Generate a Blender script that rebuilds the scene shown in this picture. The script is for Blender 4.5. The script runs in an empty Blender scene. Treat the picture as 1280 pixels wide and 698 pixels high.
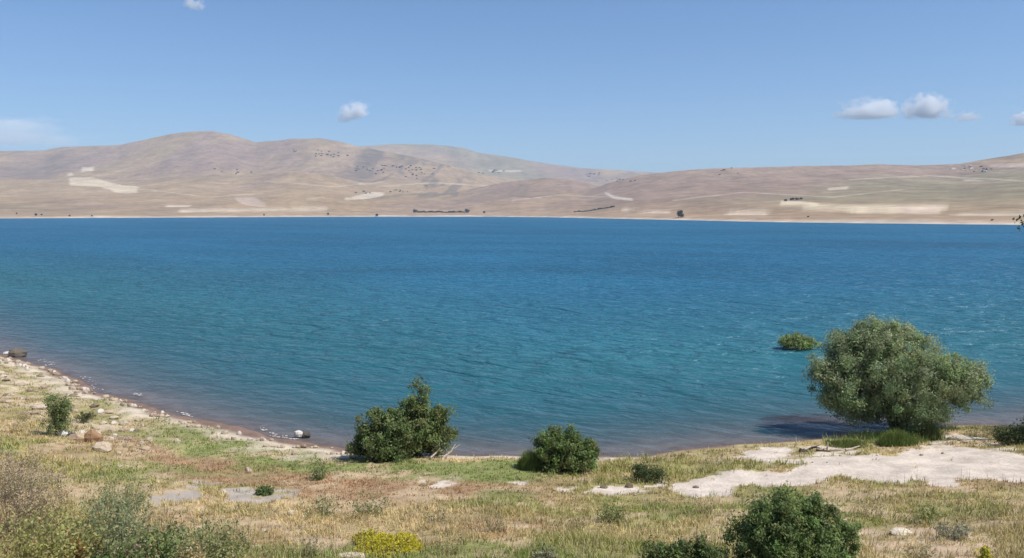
import bpy, math, random
import numpy as np
from mathutils import Vector

# ------------------------------------------------------------------ camera, sky, sun, exposure
scene = bpy.context.scene
C = scene.collection
rng = np.random.default_rng(7)
random.seed(7)

FPX, CX, CY, PITCH, CAMZ = 1000.0, 640.0, 349.0, math.atan(0.084), 10.0
cam_data = bpy.data.cameras.new("camera")
cam_data.sensor_width = 36.0
cam_data.lens = 36.0 * FPX / 1280.0
cam_data.clip_start = 0.1
cam_data.clip_end = 60000.0
cam = bpy.data.objects.new("camera", cam_data)
C.objects.link(cam)
cam.location = (0, 0, CAMZ)
cam.rotation_euler = (math.pi / 2 - PITCH, 0, 0)
scene.camera = cam

SUN_EL, SUN_AZ = math.radians(56), math.radians(112)      # azimuth clockwise from +Y
sun_dir = Vector((math.sin(SUN_AZ) * math.cos(SUN_EL), math.cos(SUN_AZ) * math.cos(SUN_EL), math.sin(SUN_EL)))
world = bpy.data.worlds.new("World")
scene.world = world
world.use_nodes = True
wn = world.node_tree
wn.nodes.clear()
w_out = wn.nodes.new("ShaderNodeOutputWorld")
w_bg = wn.nodes.new("ShaderNodeBackground")
w_sky = wn.nodes.new("ShaderNodeTexSky")
w_sky.sky_type = 'NISHITA'
w_sky.sun_disc = False
w_sky.sun_elevation = SUN_EL
w_sky.sun_rotation = SUN_AZ
w_sky.altitude = 300
w_sky.air_density = 1.0
w_sky.dust_density = 1.1
w_sky.ozone_density = 2.2
w_bg.inputs["Strength"].default_value = 0.084
w_tint = wn.nodes.new("ShaderNodeVectorMath")            # clear dry mountain air: a bluer sky all over
w_tint.operation = 'MULTIPLY'
w_tint.inputs[1].default_value = (.72, .93, 1.17)
wn.links.new(w_sky.outputs[0], w_tint.inputs[0])
wn.links.new(w_tint.outputs[0], w_bg.inputs[0])
wn.links.new(w_bg.outputs[0], w_out.inputs[0])

sun_data = bpy.data.lights.new("sun", 'SUN')
sun_data.energy = 4.3
sun_data.angle = math.radians(0.5)
sun_data.color = (1.0, 0.955, 0.89)
sun = bpy.data.objects.new("sun", sun_data)
C.objects.link(sun)
sun.location = (40, -30, 60)
sun.rotation_euler = (-sun_dir).to_track_quat('-Z', 'Y').to_euler()

scene.view_settings.view_transform = 'Standard'
scene.view_settings.look = 'None'
scene.view_settings.exposure = 0.40
scene.view_settings.gamma = 1.0
scene.cycles.use_denoising = True
scene.cycles.max_bounces = 8
scene.cycles.transparent_max_bounces = 16
scene.cycles.volume_bounces = 12

# ------------------------------------------------------------------ small maths helpers
def smooth(a, b, x):
    t = np.clip((np.asarray(x, float) - a) / (b - a), 0, 1)
    return t * t * (3 - 2 * t)

def band(a0, a1, b0, b1, x):
    return smooth(a0, a1, x) * (1 - smooth(b0, b1, x))

def _hash(ix, iy, seed):
    h = (ix.astype(np.int64) * 374761393 + iy.astype(np.int64) * 668265263 + seed * 1274126177) & 0x7fffffff
    h = ((h ^ (h >> 13)) * 1274126177) & 0x7fffffff
    h = h ^ (h >> 16)
    return (h & 0xffff) / 65535.0

def vnoise(x, y, seed=0):
    x = np.asarray(x, float); y = np.asarray(y, float)
    ix = np.floor(x); iy = np.floor(y)
    fx = x - ix; fy = y - iy
    fx = fx * fx * (3 - 2 * fx); fy = fy * fy * (3 - 2 * fy)
    a = _hash(ix, iy, seed); b = _hash(ix + 1, iy, seed)
    c = _hash(ix, iy + 1, seed); d = _hash(ix + 1, iy + 1, seed)
    return (a * (1 - fx) + b * fx) * (1 - fy) + (c * (1 - fx) + d * fx) * fy

def fbm(x, y, seed=0, octv=4):
    t = 0; amp = 0.5; tot = 0
    for i in range(octv):
        t = t + amp * vnoise(x, y, seed + i * 17)
        tot += amp; amp *= 0.5
        x = x * 2.03 + 11.3; y = y * 2.03 + 5.7
    return t / tot

def slope(py):                         # rise over depth along the ray through image row py
    v = (CY - np.asarray(py, float)) / FPX
    return (-math.sin(PITCH) + v * math.cos(PITCH)) / (math.cos(PITCH) + v * math.sin(PITCH))

def lateral(px, py):                   # x over depth
    v = (CY - np.asarray(py, float)) / FPX
    return ((np.asarray(px, float) - CX) / FPX) / (math.cos(PITCH) + v * math.sin(PITCH))

def water_pt(px, py):
    d = -CAMZ / slope(py)
    return (float(lateral(px, py) * d), float(d))

# ------------------------------------------------------------------ terrain: the near bank
shore = [(-400, 210), (-160, 150), (-85, 104), (-50, 70)]
shore += [water_pt(*p) for p in [(0, 443), (30, 449), (60, 458), (95, 474), (130, 490), (165, 500), (200, 511), (250, 525), (300, 537),
                                 (350, 549), (400, 557), (440, 562), (500, 566), (570, 570), (640, 571), (720, 572),
                                 (800, 569), (860, 563), (920, 556), (980, 553), (1030, 549), (1080, 541), (1130, 535),
                                 (1190, 531), (1240, 531), (1285, 535)]]
shore += [(26, 38), (34, 40), (60, 48), (110, 70), (400, 150)]
shore = np.array(shore)

def shore_dist(x, y):
    x = np.asarray(x, float); y = np.asarray(y, float)
    best = np.full(x.shape, 1e18)
    for (ax, ay), (bx, by) in zip(shore[:-1], shore[1:]):
        dx, dy = bx - ax, by - ay
        t = np.clip(((x - ax) * dx + (y - ay) * dy) / (dx * dx + dy * dy), 0, 1)
        best = np.minimum(best, (x - ax - t * dx) ** 2 + (y - ay - t * dy) ** 2)
    return np.sqrt(best) * np.sign(np.interp(x, shore[:, 0], shore[:, 1]) - y)

PS = np.array([(-200, -9), (-60, -6), (-25, -2.8), (-10, -1.05), (-3, -.33), (0, -.01), (.5, .07), (1.5, .18), (4, .38), (8, .85),
               (12, 1.6), (17, 2.85), (24, 4.9), (33, 8.25), (45, 10.5), (80, 13), (300, 20)])

def bank(x, y):
    s = shore_dist(x, y)
    s = s + 0.9 * (fbm(np.asarray(x) / 2.6, np.asarray(y) / 2.6, 3, 3) - .5) * smooth(40, 8, np.abs(s))
    z = np.interp(s, PS[:, 0], PS[:, 1])
    land = smooth(.2, 3, s)
    z = z + land * (.5 * (fbm(np.asarray(x) / 5, np.asarray(y) / 5, 21, 3) - .5) + .10 * (fbm(np.asarray(x) / .7, np.asarray(y) / .7, 5, 3) - .5))
    return z, s

def march(px, py, height, t0, t1, n=500):
    px = np.atleast_1d(np.asarray(px, float)); py = np.atleast_1d(np.asarray(py, float))
    sl = slope(py); la = lateral(px, py)
    ys = np.geomspace(t0, t1, n)
    hit = np.full(px.shape, t1)
    todo = np.ones(px.shape, bool)
    prev = ys[0]
    for yy in ys[1:]:
        z = height(la * yy, np.full(px.shape, yy))
        h = todo & (CAMZ + sl * yy <= z)
        hit[h] = 0.5 * (yy + prev)
        todo &= ~h
        prev = yy
        if not todo.any():
            break
    return np.stack([la * hit, hit, height(la * hit, hit)], 1)

near_h = lambda x, y: np.maximum(bank(x, y)[0], 0)

class Raster:                          # a height function sampled once on a regular grid, for quick look-ups
    def __init__(self, fn, us, vs, to_xy):
        self.u0, self.du, self.nu = us[0], us[1] - us[0], len(us)
        self.v0, self.dv, self.nv = vs[0], vs[1] - vs[0], len(vs)
        U, V = np.meshgrid(us, vs)
        self.z = fn(*to_xy(U, V))
    def __call__(self, u, v):
        a = np.clip((u - self.u0) / self.du, 0, self.nu - 1.001); b = np.clip((v - self.v0) / self.dv, 0, self.nv - 1.001)
        i = a.astype(int); j = b.astype(int); a = a - i; b = b - j
        z = self.z
        return (z[j, i] * (1 - a) + z[j, i + 1] * a) * (1 - b) + (z[j + 1, i] * (1 - a) + z[j + 1, i + 1] * a) * b

near_r = Raster(near_h, np.arange(-62, 42, .16), np.arange(4, 92, .16), lambda u, v: (u, v))
def at(px, py):
    return march(px, py, near_r, 6, 90, 400)

# ------------------------------------------------------------------ terrain: far shore and hills
SH_C = [-900, -200, 0, 200, 400, 600, 680, 750, 850, 950, 1080, 1200, 1280, 1500, 2200]
SH_P = [274.5, 273.6, 273.2, 272.2, 271.2, 271, 271.7, 273.2, 275.2, 277.5, 279.3, 280.5, 281.2, 283, 287]
def far_shore(c):
    return -CAMZ / slope(np.interp(c, SH_C, SH_P))

RIDGES = [
    (4500, 1500, 1.5, [(-900, 205), (-300, 196), (-60, 190), (0, 189), (55, 188), (80, 183.5), (150, 181), (180, 175), (215, 167), (245, 164), (265, 163.5),
                  (290, 168), (320, 177.5), (345, 176), (365, 173.5), (400, 173), (425, 177), (445, 182), (480, 189), (520, 197), (580, 212), (650, 232), (720, 255), (800, 275)]),
    (6600, 1500, 1.6, [(200, 230), (330, 196), (400, 186), (445, 183), (480, 181), (500, 180), (545, 181), (575, 184), (600, 191), (640, 197), (680, 204), (720, 209.5),
                  (740, 211), (765, 212), (800, 214.5), (840, 217), (900, 224), (1000, 240), (1150, 270)]),
    (2600, 900, 1.25, [(690, 262), (730, 242), (760, 229), (800, 219), (840, 214.5), (870, 212), (905, 210), (960, 209), (1000, 208), (1060, 207), (1100, 205.5), (1150, 207),
                  (1200, 205), (1240, 198), (1280, 191), (1400, 180), (1700, 185), (2200, 200)]),
    (3000, 700, 1.3, [(480, 268), (540, 248), (590, 236), (640, 227), (680, 223), (715, 224), (750, 233), (790, 248), (830, 264)]),
    (3100, 700, 1.3, [(-900, 235), (-200, 225), (0, 224), (100, 229), (190, 238), (260, 232), (310, 221), (360, 214), (400, 217), (440, 226), (490, 240), (560, 262)]),
    (2300, 450, 1.2, [(-900, 252), (0, 250), (80, 247), (150, 252), (230, 258), (330, 247), (400, 243), (470, 252), (560, 256), (640, 247), (700, 250), (760, 260), (840, 268)]),
]

def hills_h(x, y):
    x = np.asarray(x, float); y = np.asarray(y, float)
    c = CX + FPX * x / np.maximum(y, 1.0) * 1.009
    ys = far_shore(c)
    k = y - ys
    base = np.where(k < 0, k * .02, np.minimum(k, 45) * .085 + .012 * np.maximum(k - 45, 0))
    acc = np.zeros_like(base); tsum = np.zeros_like(base)
    nx = fbm(x / 900, y / 900, 40, 3) - .5
    for i, (D0, wb, p, pts) in enumerate(RIDGES):
        pts = np.array(pts, float)
        D = D0 * (1 + .16 * (fbm(x / 1500, x * 0 + i * 3.3, 60 + i, 3) - .5))
        H = np.maximum(CAMZ + D * slope(np.interp(c, pts[:, 0], pts[:, 1])), 0)
        H = H * (1 - smooth(0, 500, np.minimum(pts[0, 0] - c, 600)) if False else 1)
        t = np.clip((D - y) / np.maximum(D - ys, 10), 0, 1)
        tb = np.clip((y - D) / wb, 0, 1)
        prof = np.where(y < D, np.clip(1 - t, 0, 1) ** p, (np.cos(tb * math.pi) * .5 + .5))
        prof = np.where(y < D, prof * (1 - .25 * np.sin(np.clip(t, 0, 1) * math.pi)) , prof)
        acc = acc + (H * prof) ** 10
        tsum = tsum + np.maximum(t, tb) * (H * prof) ** 10
    h = acc ** (1 / 10.)
    off = smooth(.02, .30, tsum / np.maximum(acc, 1e-9))
    gull = 1 - np.abs(2 * fbm(x / 330 + .6 * nx, y / 700 + nx, 80, 4) - 1)
    amp = smooth(0, 900, k)
    h = h * (1 - .17 * amp * off * (gull - .62) * smooth(40, 200, h)) + amp * (4 + 10 * off) * (fbm(x / 420, y / 420, 91, 4) - .5)
    h = np.maximum(h, 0) * smooth(30, 500, k)
    return np.where(k < 0, base, (np.maximum(base, 0) ** 6 + h ** 6) ** (1 / 6.))

far_r = Raster(hills_h, np.arange(-200, 1500, 2.0), np.linspace(math.log(500), math.log(9600), 700),
               lambda u, v: ((u - CX) / FPX / 1.009 * np.exp(v), np.exp(v)))
def far_at(px, py):
    return march(px, py, lambda x, y: far_r(CX + FPX * x / y * 1.009, np.log(y)), 500, 9500, 900)

# ------------------------------------------------------------------ mesh and material helpers
def tag(o, label=None, cat=None, group=None, kind=None):
    if label: o["label"] = label
    if cat: o["category"] = cat
    if group: o["group"] = group
    if kind: o["kind"] = kind
    return o

def mesh_np(name, V, F, mat=None, col=None, smooth_f=False, extra=None):
    V = np.ascontiguousarray(V, dtype=np.float32); F = np.ascontiguousarray(F, dtype=np.int32)
    me = bpy.data.meshes.new(name)
    n, k = F.shape
    me.vertices.add(len(V)); me.vertices.foreach_set("co", V.ravel())
    me.loops.add(n * k); me.loops.foreach_set("vertex_index", F.ravel())
    me.polygons.add(n)
    me.polygons.foreach_set("loop_start", np.arange(0, n * k, k, dtype=np.int32))
    if smooth_f:
        me.polygons.foreach_set("use_smooth", np.ones(n, dtype=bool))
    if col is not None:
        a = me.attributes.new("Col", 'FLOAT_COLOR', 'POINT')
        rgba = np.ones((len(V), 4), np.float32); rgba[:, :3] = col
        a.data.foreach_set("color", rgba.ravel())
    for key, val in (extra or {}).items():
        a = me.attributes.new(key, 'FLOAT', 'POINT')
        a.data.foreach_set("value", np.ascontiguousarray(val, dtype=np.float32))
    me.update(calc_edges=True)
    me.validate()
    if mat: me.materials.append(mat)
    return me

def obj(name, me, parent=None, loc=None):
    o = bpy.data.objects.new(name, me)
    C.objects.link(o)
    if parent: o.parent = parent
    if loc is not None: o.location = loc
    return o

def stuff_part(name, me, parent):
    return tag(obj(name, me, parent), kind="stuff")

def empty(name, loc, label, cat, group=None):
    o = bpy.data.objects.new(name, None)
    o.empty_display_size = .3
    C.objects.link(o)
    o.location = loc
    return tag(o, label, cat, group)

def grid_faces(nr, nc):
    i = np.arange(nr * nc).reshape(nr, nc)
    return np.stack([i[:-1, :-1].ravel(), i[:-1, 1:].ravel(), i[1:, 1:].ravel(), i[1:, :-1].ravel()], 1)

def new_mat(name):
    m = bpy.data.materials.new(name); m.use_nodes = True
    nt = m.node_tree; nt.nodes.clear()
    out = nt.nodes.new("ShaderNodeOutputMaterial")
    return m, nt, out

def N(nt, typ, **kw):
    n = nt.nodes.new(typ)
    for k, v in kw.items():
        if k in n.inputs: n.inputs[k].default_value = v
        else: setattr(n, k, v)
    return n

def attr_mat(name, noise_scale=6.0, var=.3, rough=.9, bump=0.0, translucent=0.0, spec=.2, detail=4, scale2=None):
    m, nt, out = new_mat(name)
    at_ = N(nt, "ShaderNodeAttribute", attribute_name="Col")
    tc = N(nt, "ShaderNodeTexCoord")
    nz = N(nt, "ShaderNodeTexNoise", Scale=noise_scale, Detail=detail, Roughness=.65)
    nt.links.new(tc.outputs["Object"], nz.inputs["Vector"])
    mr = N(nt, "ShaderNodeMapRange"); mr.inputs[1].default_value = .3; mr.inputs[2].default_value = .7
    mr.inputs[3].default_value = 1 - var; mr.inputs[4].default_value = 1 + var
    nt.links.new(nz.outputs["Fac"], mr.inputs[0])
    mul = N(nt, "ShaderNodeVectorMath", operation='SCALE')
    nt.links.new(at_.outputs["Color"], mul.inputs[0]); nt.links.new(mr.outputs[0], mul.inputs["Scale"])
    src = mul.outputs[0]
    if scale2:
        nz2 = N(nt, "ShaderNodeTexNoise", Scale=scale2, Detail=3, Roughness=.6)
        nt.links.new(tc.outputs["Object"], nz2.inputs["Vector"])
        mr2 = N(nt, "ShaderNodeMapRange"); mr2.inputs[1].default_value = .35; mr2.inputs[2].default_value = .65
        mr2.inputs[3].default_value = .85; mr2.inputs[4].default_value = 1.15
        nt.links.new(nz2.outputs["Fac"], mr2.inputs[0])
        mul2 = N(nt, "ShaderNodeVectorMath", operation='SCALE')
        nt.links.new(src, mul2.inputs[0]); nt.links.new(mr2.outputs[0], mul2.inputs["Scale"])
        src = mul2.outputs[0]
    b = N(nt, "ShaderNodeBsdfPrincipled", Roughness=rough)
    b.inputs["Specular IOR Level"].default_value = spec
    nt.links.new(src, b.inputs["Base Color"])
    if bump:
        bp = N(nt, "ShaderNodeBump", Strength=bump, Distance=.05)
        nt.links.new(nz.outputs["Fac"], bp.inputs["Height"]); nt.links.new(bp.outputs[0], b.inputs["Normal"])
    if translucent:
        tr = N(nt, "ShaderNodeBsdfTranslucent"); nt.links.new(src, tr.inputs["Color"])
        mx = N(nt, "ShaderNodeMixShader"); mx.inputs[0].default_value = translucent
        nt.links.new(b.outputs[0], mx.inputs[1]); nt.links.new(tr.outputs[0], mx.inputs[2])
        nt.links.new(mx.outputs[0], out.inputs["Surface"])
    else:
        nt.links.new(b.outputs[0], out.inputs["Surface"])
    return m

M_ground = attr_mat("bank_soil", 9, .17, .95, .5, detail=6, scale2=1.3)
M_hill = attr_mat("hill_soil", .012, .22, 1.0, 0, spec=0, detail=6, scale2=.05)
M_field = attr_mat("field_soil", .02, .08, 1.0, 0, spec=0)
M_grass = attr_mat("grass_blades", 3, .12, .8, 0, .25)
M_leaf = attr_mat("foliage", 1.2, .15, .6, 0, .46, .3)
M_bark = attr_mat("bark", 14, .35, .95, .6)
M_stone = attr_mat("stone", 11, .22, .9, .6, detail=6)
M_far = attr_mat("far_foliage", .4, .3, .95, 0)

# ------------------------------------------------------------------ colour zones on the bank
def world_poly(pix):
    p = np.array(pix, float)
    return at(p[:, 0], p[:, 1])[:, :2]

def in_poly(x, y, poly):
    inside = np.zeros(x.shape, bool)
    n = len(poly)
    for i in range(n):
        x0, y0 = poly[i]; x1, y1 = poly[(i + 1) % n]
        cond = ((y0 > y) != (y1 > y))
        xi = (x1 - x0) * (y - y0) / ((y1 - y0) if y1 != y0 else 1e-9) + x0
        inside ^= cond & (x < xi)
    return inside

TRACK = world_poly([(836, 603), (850, 598), (900, 592), (940, 586), (980, 578), (1020, 571), (1060, 566), (1110, 563), (1160, 560), (1220, 560),
                    (1300, 566), (1340, 569), (1340, 595), (1280, 595), (1215, 597), (1190, 604), (1140, 600), (1100, 597), (1060, 595),
                    (1020, 597), (960, 602), (925, 605), (900, 609), (850, 611)])
SPIT = world_poly([(1120, 556), (1160, 548), (1195, 541), (1230, 544), (1265, 556), (1300, 563), (1200, 563), (1130, 562)])
BEACH = world_poly([(868, 569), (905, 561), (950, 556), (1000, 554), (1030, 557), (1090, 560), (1040, 570), (990, 576), (940, 575), (900, 573)])
SCRAPS = [world_poly(p) for p in (
    [(690, 606), (715, 605), (716, 614), (697, 615)], [(735, 609), (800, 603), (838, 602), (830, 608), (770, 613), (740, 613)],
    [(638, 599), (660, 599), (658, 603), (640, 603)], [(548, 596), (572, 597), (568, 602), (548, 601)],
    [(520, 594), (540, 595), (540, 598), (522, 598)])]
GRAVEL = [world_poly(p) for p in (
    [(283, 609), (320, 606), (345, 607), (368, 610), (362, 618), (345, 627), (315, 628), (290, 621), (276, 614)],
    [(234, 599), (252, 596), (270, 599), (268, 606), (240, 607)], [(190, 616), (225, 611), (248, 613), (240, 622), (205, 627), (188, 624)],
    [(1100, 688), (1040, 660), (1100, 652), (1200, 660), (1260, 676), (1230, 698), (1120, 710)])]
LUSH = world_poly([(1030, 548), (1070, 541), (1100, 534), (1170, 534), (1190, 545), (1150, 553), (1100, 556), (1040, 556)])
LUSH2 = world_poly([(790, 634), (860, 618), (930, 612), (1010, 604), (1090, 604), (1140, 610), (1080, 622), (980, 632), (900, 640), (830, 650)])
DARKSCRUB = world_poly([(745, 600), (748, 575), (800, 570), (870, 566), (960, 576), (930, 584), (860, 594), (830, 599)])

pal = lambda *c: np.array(c, float)
SOIL, STRAW, BROWN, GREEN = pal(.42, .31, .19), pal(.49, .375, .185), pal(.36, .215, .115), pal(.175, .235, .052)
SAND, GREY, WET, BED, OLIVE = pal(.53, .45, .37), pal(.36, .315, .27), pal(.19, .125, .095), pal(.25, .18, .15), pal(.31, .295, .095)
STONY = pal(.43, .345, .235); LEFTSAND = pal(.50, .42, .315)

def zones(x, y):
    """colour of the soil and cover (density, height, colour) of the grass at points of the bank"""
    z, s = bank(x, y)
    wx = x + .8 * (fbm(x / .9, y / .9, 101, 3) - .5)
    wy = y + 1.4 * (fbm(x / .9, y / .9, 131, 3) - .5)
    n1 = fbm(x / 4.5, y / 3, 11, 4); n2 = fbm(x / .9, y / .7, 12, 4); n3 = fbm(x / 1.9, y / 1.2, 13, 3)
    c = CX + FPX * x / np.maximum(y, 3)
    sn = s + 2.2 * (n3 - .5)
    left = smooth(260, 90, c); left2 = smooth(480, 420, c)
    mid = smooth(760, 640, c)
    wg = band(.7, 1.4, 3.6, 5.0, sn) * mid * (1 - .55 * left)
    wg = np.maximum(wg, .75 * smooth(.58, .70, n1))
    wb = band(3.6, 4.8, 6.8, 8.2, sn) * mid * smooth(60, 200, c)
    wb = np.maximum(wb, .5 * smooth(.56, .68, fbm(x / 3.3 + 9, y / 2 + 4, 14, 3)) * smooth(5, 8, s))
    stony = left * band(.2, .8, 4.5, 8, sn) * smooth(.45, .60, n2 * .6 + n3 * .4)
    sandy = np.zeros_like(x)
    edge = smooth(.46, .54, n2)
    sandy = np.maximum(sandy, (1 - smooth(1.35, 2.4, sn)) * smooth(470, 420, c) * (.62 + .38 * smooth(.36, .5, n2)))
    sandy = np.maximum(sandy, band(.1, .3, .5, .9, s) * smooth(440, 500, c) * smooth(820, 780, c) * .9)
    for P in (TRACK,):
        sandy = np.maximum(sandy, in_poly(wx, wy, P) * 1.0)
    sandy = np.maximum(sandy, in_poly(wx, wy, SPIT) * smooth(.42, .52, n2))
    sandy = np.maximum(sandy, in_poly(wx, wy, BEACH) * smooth(.44, .54, n2))
    for P in SCRAPS:
        sandy = np.maximum(sandy, in_poly(wx, wy, P) * smooth(.3, .42, n2))
    grav = np.zeros_like(x)
    earth = np.zeros_like(x)
    for i, P in enumerate(GRAVEL):
        if i == 3:
            earth = in_poly(wx, wy, P) * smooth(.34, .5, n2); continue
        grav = np.maximum(grav, in_poly(wx, wy, P) * (.95 if i < 3 else .35) * smooth(.30, .46, .5 * n2 + .5 * fbm(x / .35, y / .3, 77, 3)))
    lush = np.maximum(in_poly(wx, wy, LUSH) * 1.0, in_poly(wx, wy, LUSH2) * smooth(.35, .6, n2) * .8)
    scrub = in_poly(wx, wy, DARKSCRUB) * 1.0
    wg = np.maximum(wg, lush)

    def mixc(a, b, t): return a * (1 - t[:, None]) + b * t[:, None]
    n1_, n2_ = n1[:, None], n2[:, None]
    cover = STRAW * (.6 + .8 * n2_) * np.array([1, 1, 1]) * (1 - .0 * n1_)
    cover = mixc(cover, OLIVE * (.8 + .4 * n2_), np.clip(smooth(.44, .60, n1 * .5 + n3 * .5) * .8 + .35 * smooth(560, 760, c), 0, 1))
    cover = mixc(cover, BROWN * (.75 + .5 * n2_), np.clip(wb, 0, 1))
    cover = mixc(cover, GREEN * (.75 + .5 * n2_), np.clip(wg, 0, 1))
    cover = mixc(cover, OLIVE * (.7 + .6 * n2_), scrub * .7)
    soil = mixc(cover * .8, SOIL[None] * np.ones((len(x), 1)), np.clip(.25 + .75 * smooth(.50, .66, fbm(x / 1.6 + 7, y / 1.1, 66, 4)), 0, 1))
    soil = mixc(soil, STONY * (.7 + .6 * n2_), np.clip(stony, 0, 1))
    sandc = SAND[None] * (1 - left2[:, None]) + LEFTSAND[None] * left2[:, None]
    soil = mixc(soil, sandc * (.92 + .16 * n2_), np.clip(sandy, 0, 1))
    soil = mixc(soil, GREY * (.9 + .2 * n2_), np.clip(grav, 0, 1))
    soil = mixc(soil, pal(.47, .345, .225) * (.85 + .3 * n2_), earth)
    wet = 1 - smooth(.10 + .55 * left2, .4 + .75 * left2, s + .5 * (n2 - .5))
    soil = mixc(soil, WET[None] * (.8 + .4 * n2_), wet)
    soil = mixc(soil, BED[None] * (.8 + .4 * n2_), 1 - smooth(-1.2, -.1, s))
    dens = (1 - np.clip(sandy * 1.1, 0, 1)) * (1 - np.clip(grav * 1.05, 0, 1)) * smooth(.35, 1.0, s) * (1 - .75 * np.clip(stony, 0, 1)) * (1 - .75 * earth)
    dens = np.maximum(dens, .03 * smooth(1.5, 3, s) * (1 - .8 * in_poly(x, y, TRACK))) * (.25 + .75 * smooth(.32, .52, n2 * .5 + .5 * fbm(x / .45, y / .4, 55, 2)))
    dens *= 1 - .62 * smooth(.50, .66, fbm(x / 1.6 + 7, y / 1.1, 66, 4)) * smooth(5, 8, s)
    dens *= 1 if True else .25 + .75 * smooth(.32, .52, n2 * .5 + .5 * fbm(x / .45, y / .4, 55, 2))
    hgt = .20 + .16 * smooth(9, 18, s) * n2 - .07 * np.clip(wb, 0, 1) - .06 * band(.7, 1.4, 3.6, 5.0, sn) * mid + .12 * scrub + .25 * in_poly(wx, wy, LUSH)
    hgt *= (.28 + .75 * n3 + .35 * n2) * .74
    return dict(z=z, s=s, soil=soil, cover=cover, dens=dens, hgt=hgt, green=np.clip(wg, 0, 1), sandy=sandy)

# ------------------------------------------------------------------ ground sheet
xs = np.concatenate([np.linspace(-400, -62, 30), np.arange(-60, -30, .4), np.arange(-30, 32, .17), np.arange(32, 60, .8), np.linspace(62, 400, 30)])
ys = np.concatenate([np.linspace(-250, 2, 30), np.arange(4, 36, .16), np.arange(36, 75, .3), np.arange(75, 120, 1.5), np.linspace(122, 220, 12)])
GX, GY = np.meshgrid(xs, ys)
zn = zones(GX.ravel(), GY.ravel())
o = obj("ground", mesh_np("ground", np.stack([GX.ravel(), GY.ravel(), zn["z"]], 1), grid_faces(len(ys), len(xs)), M_ground, zn["soil"], True))
tag(o, kind="structure")

# ------------------------------------------------------------------ water
m, nt, out = new_mat("lake_water")
geo = N(nt, "ShaderNodeNewGeometry")
rot = N(nt, "ShaderNodeMapping"); rot.inputs["Rotation"].default_value = (0, 0, math.radians(27))
nt.links.new(geo.outputs["Position"], rot.inputs["Vector"])
def wave(sx, sy, det, dist=.6):
    mp = N(nt, "ShaderNodeMapping"); mp.inputs["Scale"].default_value = (sx, sy, 1)
    nt.links.new(rot.outputs[0], mp.inputs["Vector"])
    nz = N(nt, "ShaderNodeTexNoise", Scale=1.0, Detail=det, Roughness=.55, Distortion=dist)
    nt.links.new(mp.outputs[0], nz.inputs["Vector"])
    return nz
def math_(op, a, b):
    n = N(nt, "ShaderNodeMath", operation=op)
    for i, v in enumerate((a, b)):
        if isinstance(v, (int, float)): n.inputs[i].default_value = v
        else: nt.links.new(v, n.inputs[i])
    return n.outputs[0]
wA, wB, wC, wD = wave(.50, 1.05, 3, .9), wave(.15, .32, 2, .8), wave(1.5, 2.8, 2), wave(.008, .02, 3, 1.0)
h = math_('ADD', math_('MULTIPLY', wA.outputs["Fac"], .85), math_('MULTIPLY', wB.outputs["Fac"], 1.6))
h = math_('ADD', h, math_('MULTIPLY', wC.outputs["Fac"], .06))
att = N(nt, "ShaderNodeAttribute", attribute_name="depth")
calm = N(nt, "ShaderNodeMapRange"); calm.inputs[1].default_value = 0; calm.inputs[2].default_value = 2.2
calm.inputs[3].default_value = .25; calm.inputs[4].default_value = 1
nt.links.new(att.outputs["Fac"], calm.inputs[0])
h = math_('MULTIPLY', h, calm.outputs[0])
bp = N(nt, "ShaderNodeBump", Strength=1.0, Distance=1.0)
nt.links.new(h, bp.inputs["Height"])
fr = N(nt, "ShaderNodeFresnel", IOR=1.33)
nt.links.new(bp.outputs[0], fr.inputs["Normal"])
fmap = N(nt, "ShaderNodeMapRange"); fmap.inputs[1].default_value = 0.0; fmap.inputs[2].default_value = 1.0
fmap.inputs[3].default_value = .02; fmap.inputs[4].default_value = .36
nt.links.new(fr.outputs[0], fmap.inputs[0])
gl = N(nt, "ShaderNodeBsdfGlossy", Roughness=.28); gl.inputs["Color"].default_value = (.9, .95, 1, 1)
nt.links.new(bp.outputs[0], gl.inputs["Normal"])
ramp = N(nt, "ShaderNodeMix", data_type='RGBA')
ramp.inputs["A"].default_value = (.024, .126, .158, 1); ramp.inputs["B"].default_value = (.016, .108, .192, 1)
dd = N(nt, "ShaderNodeMapRange"); dd.inputs[1].default_value = 2; dd.inputs[2].default_value = 7
nt.links.new(att.outputs["Fac"], dd.inputs[0]); nt.links.new(dd.outputs[0], ramp.inputs["Factor"])
tone = N(nt, "ShaderNodeMapRange"); tone.inputs[1].default_value = .3; tone.inputs[2].default_value = .7; tone.inputs[3].default_value = .80; tone.inputs[4].default_value = 1.14
nt.links.new(wD.outputs["Fac"], tone.inputs[0])
tsc = N(nt, "ShaderNodeVectorMath", operation='SCALE'); nt.links.new(ramp.outputs["Result"], tsc.inputs[0]); nt.links.new(tone.outputs[0], tsc.inputs["Scale"])
df = N(nt, "ShaderNodeBsdfDiffuse"); nt.links.new(tsc.outputs[0], df.inputs["Color"]); nt.links.new(bp.outputs[0], df.inputs["Normal"])
tp = N(nt, "ShaderNodeBsdfTransparent"); tp.inputs["Color"].default_value = (.80, .86, .90, 1)
ext = math_('SUBTRACT', 1.0, math_('POWER', 2.718, math_('MULTIPLY', att.outputs["Fac"], -1.5)))
mxb = N(nt, "ShaderNodeMixShader"); nt.links.new(ext, mxb.inputs[0]); nt.links.new(tp.outputs[0], mxb.inputs[1]); nt.links.new(df.outputs[0], mxb.inputs[2])
mxs = N(nt, "ShaderNodeMixShader"); nt.links.new(fmap.outputs[0], mxs.inputs[0]); nt.links.new(mxb.outputs[0], mxs.inputs[1]); nt.links.new(gl.outputs[0], mxs.inputs[2])
nt.links.new(mxs.outputs[0], out.inputs["Surface"])
M_water = m
ang = np.radians(np.linspace(-80, 80, 420))
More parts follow.
